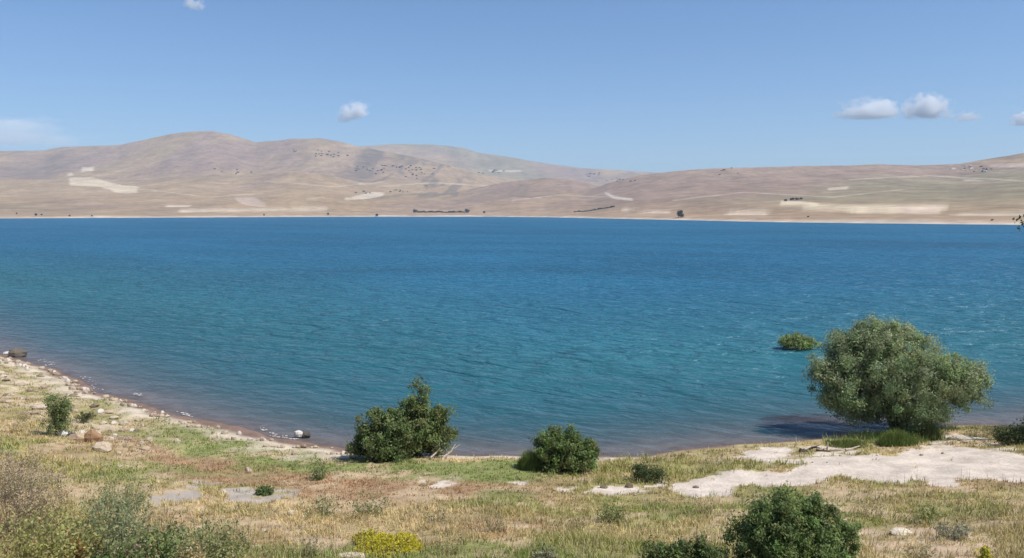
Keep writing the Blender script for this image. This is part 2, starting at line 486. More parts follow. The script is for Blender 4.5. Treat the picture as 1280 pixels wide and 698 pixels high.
rad = np.concatenate([np.arange(22, 80, .5), np.geomspace(80, 2600, 130)])
A, R = np.meshgrid(ang, rad)
WX, WY = (np.sin(A) * R).ravel(), (np.cos(A) * R).ravel()
depth = np.clip(-bank(WX, WY)[0], 0, 20)
o = obj("water", mesh_np("water", np.stack([WX, WY, np.zeros_like(WX)], 1), grid_faces(len(rad), len(ang)), M_water, None, True, {"depth": depth}))
tag(o, kind="structure")

# ------------------------------------------------------------------ hills across the lake
cc = np.concatenate([np.linspace(-900, -120, 60), np.linspace(-110, 1390, 900), np.linspace(1400, 2200, 60)])
tt = np.concatenate([[-.06, -.02, 0, .004, .008, .013, .02, .028, .036, .045], np.geomspace(.055, 1, 300)])
CC, TT = np.meshgrid(cc, tt)
shd = far_shore(CC)
HY = np.where(TT < 0, shd * (1 + TT), shd + TT * (9300 - shd))
HX = HY * (CC - CX) / FPX / 1.009
hx, hy = HX.ravel(), HY.ravel()
hz = hills_h(hx, hy)
kk = hy - shd.ravel()
a1 = fbm(hx / 450, hy / 1300, 201, 4); a2 = fbm(hx / 150, hy / 650, 202, 4); a3 = fbm(hx / 1300, hy / 1500, 203, 3); a4 = fbm(hx / 50, hy / 420, 204, 3)
mauve, tan_, olive_h, darkp, pale = pal(.27, .195, .155), pal(.33, .24, .155), pal(.235, .205, .135), pal(.145, .12, .10), pal(.42, .33, .24)
hc = mauve * np.ones((len(hx), 1))
def mixh(t, colr):
    global hc
    t = np.clip(t, 0, 1)[:, None]
    hc = hc * (1 - t) + colr * t
mixh(smooth(.42, .62, a1), tan_); mixh(smooth(.48, .66, a3) * .8, olive_h); mixh(smooth(.60, .75, a2) * .35, darkp)
mixh(smooth(.60, .72, 1 - a2) * .18, pale)
mixh(.6 * smooth(700, 150, kk), tan_ * 1.1)
col_c = CC.ravel()
rough_patch = band(420, 470, 560, 620, col_c) * band(.50, .58, 2, 3, a4 * .6 + a2 * .4) * band(2300, 3000, 4400, 5200, hy)
mixh(rough_patch * .7, darkp)
hc *= (.84 + .2 * a4)[:, None] * np.array([.97, .95, .89])
mixh(1 - smooth(14, 40, kk + 30 * (a4 - .5)), pal(.47, .395, .32))

def field(upper, lower, color, amount=.62):
    """ploughed or stubble field: its soil colour laid on the hill between two outlines"""
    global hc
    u = np.array(upper, float); l = np.array(lower, float)
    pix = np.concatenate([np.stack([np.linspace(u[0, 0], u[-1, 0], 14), np.interp(np.linspace(u[0, 0], u[-1, 0], 14), u[:, 0], u[:, 1])], 1),
                          np.stack([np.linspace(l[-1, 0], l[0, 0], 14), np.interp(np.linspace(l[-1, 0], l[0, 0], 14), l[:, 0], l[:, 1])], 1)])
    P = far_at(pix[:, 0], pix[:, 1])
    cp = CX + FPX * P[:, 0] / P[:, 1]
    sel = np.where((hx / hy * FPX + CX > cp.min() - 8) & (hx / hy * FPX + CX < cp.max() + 8) & (hy > P[:, 1].min() - 120) & (hy < P[:, 1].max() + 120))[0]
    w = np.zeros(len(sel))
    for k in range(6):
        jx = 14 * (fbm(hx[sel] / 60, hy[sel] / 90, 300 + k, 3) - .5) + random.uniform(-2, 2); jy = 40 * (fbm(hx[sel] / 60, hy[sel] / 90, 330 + k, 3) - .5) + random.uniform(-4, 4)
        w += in_poly(hx[sel] + jx, hy[sel] + jy, P[:, :2]) / 6
    w = (w * amount * (.75 + .5 * a2[sel]))[:, None]
    hc[sel] = hc[sel] * (1 - np.clip(w, 0, 1)) + np.array(color) * np.clip(w, 0, 1)
PALE, CREAM, PINK = (.60, .50, .35), (.56, .47, .36), (.46, .35, .28)
field([(86, 222), (115, 222), (130, 226), (150, 232), (171, 233)], [(86, 232), (125, 234), (146, 241), (155, 242), (171, 241)], PALE)
field([(102, 209), (118, 209)], [(101, 215), (116, 214)], CREAM)
field([(84, 217), (90, 216)], [(84, 220), (91, 220)], CREAM)
field([(208, 256.5), (240, 257)], [(208, 259), (236, 259)], CREAM)
field([(225, 262.5), (300, 262), (360, 262), (425, 260)], [(225, 264), (300, 264.5), (360, 264), (425, 261.5)], CREAM)
field([(292, 246), (318, 247), (332, 254)], [(298, 252), (310, 257), (330, 259)], PINK)
field([(440, 246), (465, 240), (480, 241)], [(430, 250), (460, 249), (478, 245)], CREAM)
field([(756, 240), (770, 246), (790, 248)], [(756, 243), (768, 249), (790, 251)], (.58, .5, .42))
field([(975, 251), (1005, 252), (1030, 255), (1100, 258), (1140, 257), (1187, 256)], [(975, 255), (1010, 261), (1040, 265), (1110, 267), (1140, 268), (1170, 268)], PALE)
field([(1120, 258), (1150, 257), (1185, 256)], [(1126, 266), (1150, 267), (1165, 267)], PINK)
field([(1035, 235), (1062, 233)], [(1035, 238), (1058, 237)], CREAM)
field([(1180, 266), (1280, 266), (1300, 266)], [(1180, 269), (1280, 270), (1300, 270)], CREAM)
field([(1205, 224), (1228, 225)], [(1205, 227), (1226, 227)], PINK)
field([(1240, 205), (1300, 203)], [(1235, 209), (1300, 210)], PINK)
field([(910, 265), (960, 265)], [(905, 269), (960, 269)], CREAM)
field([(780, 262), (840, 264)], [(770, 265), (835, 267)], CREAM)
for a_, b_ in (([(470, 233), (540, 228), (610, 232)], .35), ([(100, 240), (180, 236), (260, 246), (330, 241)], .3), ([(840, 250), (930, 240), (1040, 246), (1130, 236)], .3), ([(640, 250), (700, 243), (760, 246)], .3), ([(1060, 224), (1160, 219), (1280, 226)], .35), ([(330, 226), (420, 233), (480, 227)], .3)):
    field(a_, [(x_, y_ + 1.3) for x_, y_ in a_], CREAM, b_)          # dirt tracks along the slopes
field([(610, 213), (650, 213)], [(612, 214.5), (652, 215)], CREAM)

o = obj("hills", mesh_np("hills", np.stack([hx, hy, hz], 1), grid_faces(len(tt), len(cc)), M_hill, hc, True))
tag(o, kind="structure")

# ------------------------------------------------------------------ haze
hm, nt, out = new_mat("haze_air")
pv = N(nt, "ShaderNodeVolumePrincipled", Density=.000075, Anisotropy=.0)
pv.inputs["Color"].default_value = (.62, .80, 1.0, 1)
nt.links.new(pv.outputs[0], out.inputs["Volume"])
x0, x1, y0, y1, z0, z1 = -9800, 12500, -300, 9600, -190, 680
V = [(x, y, z) for z in (z0, z1) for y in (y0, y1) for x in (x0, x1)]
F = [(0, 2, 3, 1), (4, 5, 7, 6), (0, 1, 5, 4), (2, 6, 7, 3), (0, 4, 6, 2), (1, 3, 7, 5)]
o = obj("haze", mesh_np("haze", V, F, hm))
tag(o, kind="stuff")

# ------------------------------------------------------------------ clouds
def cloud(px0, px1, py0, py1, dist, dens, label, thin=.6, seed=0, group=None, tilt=0.0):
    m, nt, out = new_mat("cloud_vapour")
    tc = N(nt, "ShaderNodeTexCoord")
    ln = N(nt, "ShaderNodeVectorMath", operation='LENGTH'); nt.links.new(tc.outputs["Object"], ln.inputs[0])
    mp = N(nt, "ShaderNodeMapping"); mp.inputs["Location"].default_value = (seed * 3.7, seed * 1.3, 0); mp.inputs["Scale"].default_value = (1.6, 1.6, 1.1)
    nt.links.new(tc.outputs["Object"], mp.inputs[0])
    nz = N(nt, "ShaderNodeTexNoise", Scale=1.5, Detail=5, Roughness=.6); nt.links.new(mp.outputs[0], nz.inputs["Vector"])
    def mt(op, a, b):
        n = N(nt, "ShaderNodeMath", operation=op)
        for i, v in enumerate((a, b)):
            if isinstance(v, (int, float)): n.inputs[i].default_value = v
            else: nt.links.new(v, n.inputs[i])
        return n
    f = mt('ADD', mt('SUBTRACT', .74, ln.outputs["Value"]).outputs[0], mt('MULTIPLY', mt('SUBTRACT', nz.outputs["Fac"], .5).outputs[0], 2.6).outputs[0])
    sp = N(nt, "ShaderNodeSeparateXYZ"); nt.links.new(tc.outputs["Object"], sp.inputs[0])
    floor_ = mt('MULTIPLY', mt('ADD', sp.outputs["Z"], .52).outputs[0], 5.0); floor_.use_clamp = True
    f = mt('MULTIPLY', f.outputs[0], 3.0); f.use_clamp = True
    f = mt('MULTIPLY', f.outputs[0], floor_.outputs[0])
    edge = mt('MULTIPLY', mt('SUBTRACT', 1.0, ln.outputs["Value"]).outputs[0], 5.0); edge.use_clamp = True
    f = mt('MULTIPLY', f.outputs[0], edge.outputs[0])
    f = mt('MULTIPLY', f.outputs[0], dens)
    pv = N(nt, "ShaderNodeVolumePrincipled", Anisotropy=-.4)
    pv.inputs["Color"].default_value = (1, 1, 1, 1)
    nt.links.new(f.outputs[0], pv.inputs["Density"]); nt.links.new(pv.outputs[0], out.inputs["Volume"])
    pcx, pcy = (px0 + px1) / 2, (py0 + py1) / 2
    loc = (lateral(pcx, pcy) * dist, dist, CAMZ + slope(pcy) * dist)
    sx, sz = (px1 - px0) / 2 / FPX * dist, (py1 - py0) / 2 / FPX * dist
    # a lumpy closed shell, unit sized
    nla, nlo = 18, 28
    th = np.linspace(0.02, math.pi - .02, nla)[:, None]; ph = np.linspace(0, 2 * math.pi, nlo, endpoint=False)[None]
    P = np.stack([np.sin(th) * np.cos(ph), np.sin(th) * np.sin(ph), np.cos(th) + 0 * ph], -1).reshape(-1, 3)
    i = np.arange(nla * nlo).reshape(nla, nlo); j = np.roll(i, -1, 1)
    F = np.stack([i[:-1].ravel(), i[1:].ravel(), j[1:].ravel(), j[:-1].ravel()], 1)
    top = len(P); P = np.concatenate([P, [[0, 0, 1], [0, 0, -1]]])
    caps = [(top, i[0, k], j[0, k], top) for k in range(nlo)]
    me = bpy.data.meshes.new("cloud")
    me.from_pydata(P.tolist(), [], F.tolist() + [(top, int(i[0, k]), int(j[0, k])) for k in range(nlo)] + [(top + 1, int(j[-1, k]), int(i[-1, k])) for k in range(nlo)])
    me.materials.append(m)
    ob = obj("cloud", me, None, loc)
    ob.scale = (sx, sx * thin, sz)
    ob.rotation_euler = (0, -tilt, 0)
    tag(ob, label, "cloud", group)
CD = 16000
cloud(1036, 1138, 118, 160, CD, .009, "long flat white cloud left of the rounded one over the right hills", .5, 1)
cloud(1124, 1196, 113, 161, CD, .012, "bright rounded white cloud over the right hills", .8, 2)
cloud(1186, 1232, 137, 157, CD, .005, "small faint wisp of cloud right of the bright rounded cloud", .8, 3)
cloud(1258, 1310, 136, 164, CD, .009, "white cloud cut by the right edge of the photo", .8, 4)
cloud(416, 468, 124, 158, CD, .009, "small lone white cloud above the middle of the left hills", .8, 5, tilt=.3)
cloud(226, 258, -6, 18, CD, .005, "tiny faint cloud at the top edge of the sky", .8, 6)
cloud(-190, 135, 135, 200, CD, .0009, "wide thin veil of cloud low at the left edge", .4, 7)

# ------------------------------------------------------------------ builders for plants
def leaf_cards(P, D, L, W, bend=.18, r=rng, face=None):
    """P centres, D unit axis; every leaf a small rhombus folded along its midrib"""
    n = len(P)
    up = r.normal(size=(n, 3))
    if face is not None:                                # blades turned to the light, as leaves of a crown are
        face = unit(face); D = unit(np.cross(face, up) + np.array([0, 0, -.35])); up = face
    S = np.cross(D, up); S /= np.linalg.norm(S, axis=1, keepdims=True) + 1e-9
    U = np.cross(S, D)
    L = np.broadcast_to(np.asarray(L, float), (n,))[:, None]; W = np.broadcast_to(np.asarray(W, float), (n,))[:, None]
    v0 = P - D * L * .5
    v1 = P + S * W * .5 + U * W * bend
    v2 = P + D * L * .5
    v3 = P - S * W * .5 + U * W * bend
    V = np.stack([v0, v1, v2, v3], 1).reshape(-1, 3)
    F = np.arange(4 * n).reshape(n, 4)
    return V, F

def tubes(segs, sides=5):
    segs = np.array(segs, float)          # n x 8: p0, p1, r0, r1
    p0, p1, r0, r1 = segs[:, :3], segs[:, 3:6], segs[:, 6], segs[:, 7]
    d = p1 - p0; d /= np.linalg.norm(d, axis=1, keepdims=True) + 1e-9
    ref = np.where(np.abs(d[:, 2:3]) > .9, np.array([[1., 0, 0]]), np.array([[0, 0, 1.]]))
    a = np.cross(d, ref); a /= np.linalg.norm(a, axis=1, keepdims=True); b = np.cross(d, a)
    ph = np.linspace(0, 2 * math.pi, sides, endpoint=False)
    ring = np.cos(ph)[None, :, None] * a[:, None] + np.sin(ph)[None, :, None] * b[:, None]
    V0 = p0[:, None] + ring * r0[:, None, None]; V1 = p1[:, None] + ring * r1[:, None, None]
    V = np.concatenate([V0, V1], 1).reshape(-1, 3)
    base = (np.arange(len(segs)) * 2 * sides)[:, None]
    k = np.arange(sides)[None]; k2 = (k + 1) % sides
    F = np.stack([base + k, base + k2, base + k2 + sides, base + k + sides], -1).reshape(-1, 4)
    return V, F

def unit(v): return v / (np.linalg.norm(v, axis=-1, keepdims=True) + 1e-9)

def crown_points(lobes, n_clumps, per, csize, r, fill=.62):
    """clump centres near the skins of the lobes, leaves gathered round them"""
    lob = np.array(lobes, float)
    vol = lob[:, 3] * lob[:, 4] * lob[:, 5]; wgt = vol ** .67; wgt /= wgt.sum()
    idx = r.choice(len(lob), n_clumps, p=wgt)
    d = unit(r.normal(size=(n_clumps, 3)))
    rr = 1 - (1 - fill) * r.random(n_clumps) ** 1.3 * 1.6
    Cc = lob[idx, :3] + d * lob[idx, 3:6] * rr[:, None] * .94
    Cc += r.normal(size=Cc.shape) * csize * .55
    size = csize * r.uniform(.6, 1.35, n_clumps)
    ci = np.repeat(np.arange(n_clumps), per)
    q = r.normal(size=(len(ci), 3)) * .55
    P = Cc[ci] + q * size[ci][:, None]
    out_ = unit(d[ci] * .8 + q * .6 + r.normal(size=q.shape) * .55 + np.array([0, 0, .25]))
    return Cc, d, ci, P, out_

def leaf_colour(base, ci, ncl, n, r, var=.28, tint=None):
    cl = np.array(base)[None] * r.uniform(1 - var, 1 + var, (ncl, 1)) * (1 + r.normal(size=(ncl, 3)) * .05)
    c = cl[ci] * r.uniform(.75, 1.25, (n, 1))
    if tint is not None:
        t = (r.random(ncl) < tint[1])[ci]
        c[t] = c[t] * .35 + np.array(tint[0]) * .65
    return np.repeat(np.clip(c, .005, 1), 4, axis=0)

def woody(name, label, cat, base, lobes, n_clumps, per, csize, leafL, leafW, colour, stems, seed, group=None,
          trunk_r=.05, bark=(.12, .095, .07), tint=None, fill=.62, zfloor=.05, trunk_name="trunk"):
    """a tree or shrub: an Empty at its foot, trunk (limbs and twigs in one surface) and crown"""
    r = np.random.default_rng(seed)
    t = empty(name, base, label, cat, group)
    Cc, d, ci, P, D = crown_points(lobes, n_clumps, per, csize, r, fill)
    keep = P[:, 2] > zfloor
    P, D, ci = P[keep], D[keep], ci[keep]
    V, F = leaf_cards(P, D, leafL * r.uniform(.5, 1.45, len(P)), leafW * r.uniform(.5, 1.45, len(P)), r=r, face=D + r.normal(size=D.shape) * .35)
    col = leaf_colour(colour, ci, n_clumps, len(P), r, tint=tint)
    stuff_part("crown", mesh_np("crown", V, F, M_leaf, col), t)
    segs = []
    nodes = []
    for (ex, ey, ez, fr_) in stems:
        p = np.array([r.normal() * trunk_r * 1.2, r.normal() * trunk_r * 1.2, -.08]); e = np.array([ex, ey, ez], float)
        k = 5; prev = p; rad0 = trunk_r * fr_
        for j in range(1, k + 1):
            f = j / k
            q = p + (e - p) * f + np.array([0, 0, .22 * np.linalg.norm(e[:2]) * math.sin(f * math.pi)]) + r.normal(size=3) * .05 * np.linalg.norm(e - p) * (f < 1)
            ra, rb = rad0 * (1 - .7 * (j - 1) / k), rad0 * (1 - .7 * j / k)
            segs.append((*prev, *q, ra, rb)); nodes.append((q, rb)); prev = q
    NP = np.array([n_[0] for n_ in nodes]); NR = np.array([n_[1] for n_ in nodes])
    for i in range(0, n_clumps, max(1, n_clumps // 140)):
        e = Cc[i] + d[i] * csize * (2.0 if r.random() < .22 else 0)
        if e[2] < zfloor: continue
        k = np.argmin(np.linalg.norm(NP - e, axis=1) + .6 * np.maximum(0, NP[:, 2] - e[2]))
        p = NP[k]; mid_ = (p + e) / 2 + r.normal(size=3) * .08 * np.linalg.norm(e - p) + np.array([0, 0, .06 * np.linalg.norm(e - p)])
        ra = NR[k] * .55
        segs.append((*p, *mid_, ra, ra * .65)); segs.append((*mid_, *e, ra * .65, ra * .25))
    V, F = tubes(segs, 6)
    colb = np.array(bark)[None] * r.uniform(.7, 1.3, (len(V), 1))
    obj(trunk_name, mesh_np(trunk_name, V, F, M_bark, colb, True), t)
    return t

def px_lobes(base_px, ppm, lobes):
    """lobes measured against the foot of the plant: (dx px, up px, rx px, rz px, depth offset m, depth radius m)"""
    return [(dx / ppm, dy, up / ppm, rx / ppm, ry, rz / ppm) for (dx, up, rx, rz, dy, ry) in lobes]

def foot(px, py):
    p = at(px, py)[0]
    return p, FPX / p[1] * 1.0

# ------------------------------------------------------------------ the big waterside willow
b, ppm = foot(1122, 537)
L = px_lobes(None, ppm, [(-25, 88, 72, 54, 0, 2.4), (-66, 62, 42, 36, -.2, 1.7), (44, 70, 48, 33, .2, 2.0), (62, 60, 42, 34, .2, 1.6), (80, 44, 27, 16, 0, 1.0),
                         (0, 52, 62, 34, -1.2, 1.5), (-50, 96, 42, 32, .3, 1.6), (-85, 40, 22, 18, 0, .9), (25, 25, 34, 20, -.3, 1.2), (-25, 32, 26, 18, .5, 1.0), (-18, 114, 46, 29, 0, 1.6), (-45, 30, 36, 22, .1, 1.3), (26, 22, 28, 20, .1, 1.0), (5, 20, 30, 20, -.2, 1.0),
                         (-96, 74, 20, 20, 0, .8), (-70, 108, 20, 18, .2, .8), (14, 122, 20, 13, 0, .8), (82, 72, 20, 16, .2, .9), (100, 62, 16, 14, 0, .7), (-40, 130, 20, 12, 0, .8)])
big_tree = woody("willow_tree", "large round grey green willow standing at the water's edge beside the sandy track", "tree", b, L, 1250, 105, .27, .13, .05,
      (.30, .365, .175), [(-1.6, 0, 3.0, 1), (-.6, .6, 3.6, 1), (.5, -.4, 3.4, 1), (1.8, .2, 2.7, .9), (-2.4, -.4, 1.9, .8), (2.4, -.1, 1.8, .7), (.1, .9, 2.6, .8)], 11, trunk_r=.13, tint=((.33, .36, .22), .22), fill=.5)

# a taller tree just outside the right edge; its lowest twigs reach into view and its shade falls on the bank
tb = np.array([29.6, 31.5, 0.0]); tb[2] = near_h(tb[:1], tb[1:2])[0]
woody("poplar_tree", "tall tree at the right edge whose leafy twig hangs into view over the lake", "tree", tb,
      [(0, 0, 7.6, 4.4, 3.6, 3.0), (-1.5, .5, 6.6, 3.6, 2.5, 2.0), (1.5, 0, 9.6, 3.6, 3.2, 2.4), (-8.55, .6, 8.85, .95, .7, .55), (-6.6, .4, 9.1, 1.2, .8, .4), (-5.2, .3, 9.0, 1.4, .9, .5)], 420, 50, .42, .15, .08,
      (.075, .105, .035), [(0, 0, 6.5, 1), (-1.8, .5, 6.5, .7), (1.8, 0, 8.5, .7), (.4, -1.6, 7, .6), (-7.4, .5, 8.9, .5)], 12, trunk_r=.2, fill=.5)

# shrub standing in the water left of the willow
wp = np.array([*water_pt(996, 437), 0.0])
ppm = FPX / wp[1]
woody("flooded_shrub", "low green shrub standing in the lake just left of the big willow", "shrub", wp,
      px_lobes(None, ppm, [(0, 10, 17, 9, 0, .9), (14, 7, 13, 7, .1, .7), (-12, 9, 12, 7, 0, .6)]), 150, 60, .2, .14, .06, (.27, .33, .12),
      [(-.5, 0, .5, 1), (.4, .1, .55, 1), (.8, 0, .4, .8), (0, -.2, .6, 1)], 13, trunk_r=.03, fill=.5)

# the pair of shrubs on the shore, centre left
b, ppm = foot(524, 569); ppm *= 1.1
shrub_a = woody("shore_shrub", "taller pointed shrub of the shore pair, dead branches at its foot", "shrub", b,
      px_lobes(None, ppm, [(-4, 42, 36, 36, 0, 1.1), (-2, 76, 15, 24, 0, .6), (15, 48, 24, 26, 0, .8), (-24, 32, 22, 26, -.2, .8), (16, 24, 27, 22, .1, .8), (-10, 16, 26, 16, -.2, .8), (-30, 46, 14, 16, 0, .5), (0, 98, 6, 10, 0, .25), (8, 88, 7, 10, 0, .25), (34, 62, 10, 12, 0, .4), (-18, 66, 8, 14, 0, .35), (40, 34, 12, 14, 0, .5)]), 340, 80, .19, .12, .055,
      (.20, .25, .085), [(-.3, 0, 2.6, 1), (.5, .1, 1.9, .9), (-.8, 0, 1.4, .8), (.1, -.3, 1.8, .8), (.7, -.1, .9, .7)], 14, trunk_r=.045, tint=((.16, .16, .06), .2), fill=.5)
b, ppm = foot(477, 571); ppm *= 1.08
woody("shore_shrub", "broad darker shrub, left one of the pair on the shore", "shrub", b,
      px_lobes(None, ppm, [(0, 34, 32, 32, 0, 1.0), (-14, 28, 22, 24, -.1, .8), (16, 26, 22, 24, .1, .8), (4, 54, 17, 15, 0, .5), (2, 14, 30, 14, -.1, .9), (28, 40, 18, 22, .1, .6), (-26, 44, 10, 10, 0, .4), (-8, 62, 6, 10, 0, .25), (16, 62, 8, 10, 0, .3), (-34, 18, 10, 12, 0, .4)]), 300, 80, .18, .12, .055,
      (.165, .215, .075), [(-.2, 0, 1.7, 1), (.5, .1, 1.3, .9), (-.7, 0, 1.2, .8), (.1, -.3, 1.3, .8)], 15, trunk_r=.04, fill=.5)
b, ppm = foot(704, 582)
woody("shore_shrub", "rounded mid green shrub with a bright grass tussock at its left side", "shrub", b,
      px_lobes(None, ppm, [(-4, 26, 33, 23, 0, 1.0), (20, 20, 22, 19, 0, .8), (-20, 26, 20, 18, .1, .7), (-4, 38, 22, 11, 0, .6), (26, 12, 20, 12, 0, .8), (-4, 10, 30, 12, -.1, .9), (-24, 42, 6, 9, 0, .3), (12, 46, 7, 8, 0, .3), (34, 30, 10, 9, 0, .4), (-12, 48, 5, 7, 0, .2)]), 320, 80, .16, .11, .052,
      (.17, .23, .07), [(-.2, 0, 1.2, 1), (.5, .1, .9, .9), (-.6, 0, 1.0, .8), (.1, -.3, .9, .8)], 16, trunk_r=.035, fill=.5)
b, ppm = foot(72, 541)
woody("bank_shrub", "small upright shrub on the stony left bank", "shrub", b,
      px_lobes(None, ppm, [(0, 16, 15, 16, 0, .5), (4, 34, 14, 16, 0, .45), (-8, 46, 9, 9, 0, .3), (10, 44, 9, 10, 0, .3)]), 120, 45, .15, .085, .036,
      (.21, .26, .095), [(0, 0, .9, 1), (.2, .1, .6, .9), (-.3, 0, 1.0, .8), (.3, 0, .9, .7)], 17, trunk_r=.02, fill=.5)
b, ppm = foot(106, 523)
woody("bank_shrub", "low sparse shrub right of the upright one on the left bank", "shrub", b,
      px_lobes(None, ppm, [(0, 7, 12, 7, 0, .4), (6, 9, 7, 6, 0, .3)]), 45, 26, .10, .07, .028, (.10, .115, .045),
      [(0, 0, .35, 1), (.2, .1, .3, .9), (-.25, 0, .3, .8)], 18, trunk_r=.015, fill=.45)
b, ppm = foot(808, 598)
woody("bank_shrub", "small dark green shrub in tall grass right of the rounded shrub", "shrub", b,
      px_lobes(None, ppm, [(0, 11, 18, 12, 0, .6), (14, 9, 12, 9, 0, .4), (-10, 14, 10, 9, 0, .4)]), 90, 32, .13, .085, .034, (.085, .115, .04),
      [(0, 0, .6, 1), (.3, .1, .4, .9), (-.3, 0, .5, .8)], 19, trunk_r=.018, fill=.45)
b, ppm = foot(1270, 553)
woody("bank_shrub", "dark shaded shrub on the waterline at the right edge", "shrub", b,
      px_lobes(None, ppm, [(0, 12, 24, 13, 0, .8), (22, 16, 24, 16, 0, .8), (-16, 8, 14, 8, 0, .5)]), 110, 40, .16, .10, .045, (.06, .085, .03),
      [(0, 0, .5, 1), (.5, .1, .6, .9), (-.5, 0, .3, .8)], 20, trunk_r=.025, fill=.5)
# foreground bushes at the bottom edge
b, ppm = foot(985, 712)
woody("foreground_bush", "large dense dark green bush cut by the bottom edge", "bush", b,
      px_lobes(None, ppm, [(0, 42, 62, 50, 0, .95), (38, 26, 50, 38, -.1, .9), (-36, 30, 50, 38, 0, .85), (-20, 66, 40, 26, 0, .6), (62, 10, 28, 26, 0, .6), (18, 70, 38, 22, .1, .6), (-52, 56, 14, 18, 0, .3), (-8, 92, 14, 12, 0, .3), (36, 88, 12, 12, 0, .3), (72, 50, 14, 16, 0, .3), (56, 70, 10, 12, 0, .25), (-34, 84, 10, 12, 0, .25)]), 850, 75, .11, .065, .032,
      (.20, .265, .09), [(-.2, 0, 1.0, 1), (.5, .1, .8, .9), (-.6, 0, .8, .8), (.1, -.3, .8, .8), (.9, 0, .5, .7)], 21, trunk_r=.035, fill=.5)
b, ppm = foot(842, 716)
woody("foreground_bush", "low leafy bush at the bottom edge, left of the large dark one", "bush", b,
      px_lobes(None, ppm, [(-12, 28, 34, 20, 0, .5), (26, 30, 36, 20, 0, .5), (52, 24, 24, 20, 0, .5), (-22, 42, 12, 12, 0, .3), (6, 46, 10, 13, 0, .25), (34, 46, 12, 11, 0, .25)]), 260, 60, .10, .06, .03,
      (.14, .18, .06), [(-.3, 0, .6, 1), (.3, .1, .6, .9), (.7, 0, .5, .8)], 22, trunk_r=.02, fill=.45)

# ------------------------------------------------------------------ dead wood
def sticks(name, label, cat, px, py, segs, colour, seed=0):
    b, ppm = foot(px, py)
    t = empty(name, b, label, cat)
    r = np.random.default_rng(seed)
    for (ax, ay, az, bx, by, bz, r0) in segs:
        S = []
        p = np.array([ax, ay, az]); e = np.array([bx, by, bz]); prev = p
        for j in range(1, 4):
            q = p + (e - p) * j / 3 + (r.normal(size=3) * .04 if j < 3 else 0)
            S.append((*prev, *q, r0 * (1 - .25 * (j - 1)), r0 * (1 - .25 * j))); prev = q
        V, F = tubes(S, 6)
        col = np.array(colour)[None] * r.uniform(.75, 1.25, (len(V), 1))
        obj("branch", mesh_np("branch", V, F, M_bark, col, True), t)
    return t
sticks("dead_branches", "bleached dead branches leaning at the foot of the pointed shore shrub", "branches", 552, 567,
       [(-.5, -.8, .02, .05, -.9, .6, .06), (.05, -.8, .0, .62, -.7, .7, .07), (-.25, -.35, .05, .0, -.3, .75, .035), (-.7, -.4, .08, .3, -.45, .12, .04), (-.1, -.3, .4, .3, -.3, .62, .025), (.1, -.3, 0, .75, -.1, .5, .03), (-.4, -.3, .3, .25, -.35, .35, .025)], (.62, .52, .42), 5)
sticks("driftwood", "dark driftwood log lying on the pale beach left of the willow", "driftwood", 1014, 560,
       [(-.45, 0, .06, .4, .1, .12, .09), (-.1, 0, .1, .3, -.1, .3, .04), (.2, 0, .08, .75, -.15, .05, .05)], (.07, .055, .05), 6)
sticks("driftwood", "pale bleached driftwood lying right of the dark log", "driftwood", 1048, 562,
       [(-.6, 0, .06, .5, .1, .1, .06), (.3, 0, .06, 1.0, .3, .14, .05), (-.45, 0, .05, -.45, .0, .4, .05)], (.48, .40, .31), 7)
sticks("thin_stick", "thin pale stick standing upright in the shallows left of the driftwood", "stick", 994, 554,
       [(0, 0, -.2, .02, 0, .5, .02)], (.5, .45, .4), 8)

# ------------------------------------------------------------------ stones
def stone_mesh(seed, flat=.65, colour=(.5, .43, .34)):
    r = np.random.default_rng(seed)
    n1_, n2_ = 6, 9
    th = np.linspace(.25, math.pi - .25, n1_)[:, None]; ph = np.linspace(0, 2 * math.pi, n2_, endpoint=False)[None]
    P = np.stack([np.sin(th) * np.cos(ph), np.sin(th) * np.sin(ph), np.cos(th) + 0 * ph], -1).reshape(-1, 3)
    for _ in range(7):  # planar chips
        d = unit(r.normal(size=3)); k = r.uniform(.55, .85)
        over = np.maximum(P @ d - k, 0); P = P - over[:, None] * d
    P = P * (1 + r.normal(size=(len(P), 1)) * .05) * np.array([1, r.uniform(.65, .95), flat])
    i = np.arange(n1_ * n2_).reshape(n1_, n2_); j = np.roll(i, -1, 1)
    F = np.stack([i[:-1].ravel(), i[1:].ravel(), j[1:].ravel(), j[:-1].ravel()], 1).tolist()
    F += [i[0, :].tolist(), i[-1, ::-1].tolist()]
    me = bpy.data.meshes.new("stone"); me.from_pydata(P.tolist(), [], F)
    a = me.attributes.new("Col", 'FLOAT_COLOR', 'POINT')
    rgba = np.ones((len(P), 4), np.float32); rgba[:, :3] = np.array(colour)[None] * r.uniform(.85, 1.15, (len(P), 1))
    a.data.foreach_set("color", rgba.ravel())
    me.materials.append(M_stone)
    return me

def stone(px, py, wpx, hpx, colour, label, seed, group=None, me=None, name="stone"):
    p = at(px, py)[0]; k = p[1] / FPX
    me = me or stone_mesh(seed, .8, colour)
    o = obj(name, me, None, (p[0], p[1], p[2] + hpx * k * .22))
    w_ = wpx * k / 2 * 1.15
    o.scale = (w_, w_ * .9, hpx * k / 2 * 1.35)
    o.rotation_euler = (0, 0, random.uniform(0, 6.28) if group else 0)
    return tag(o, label, "stone", group)

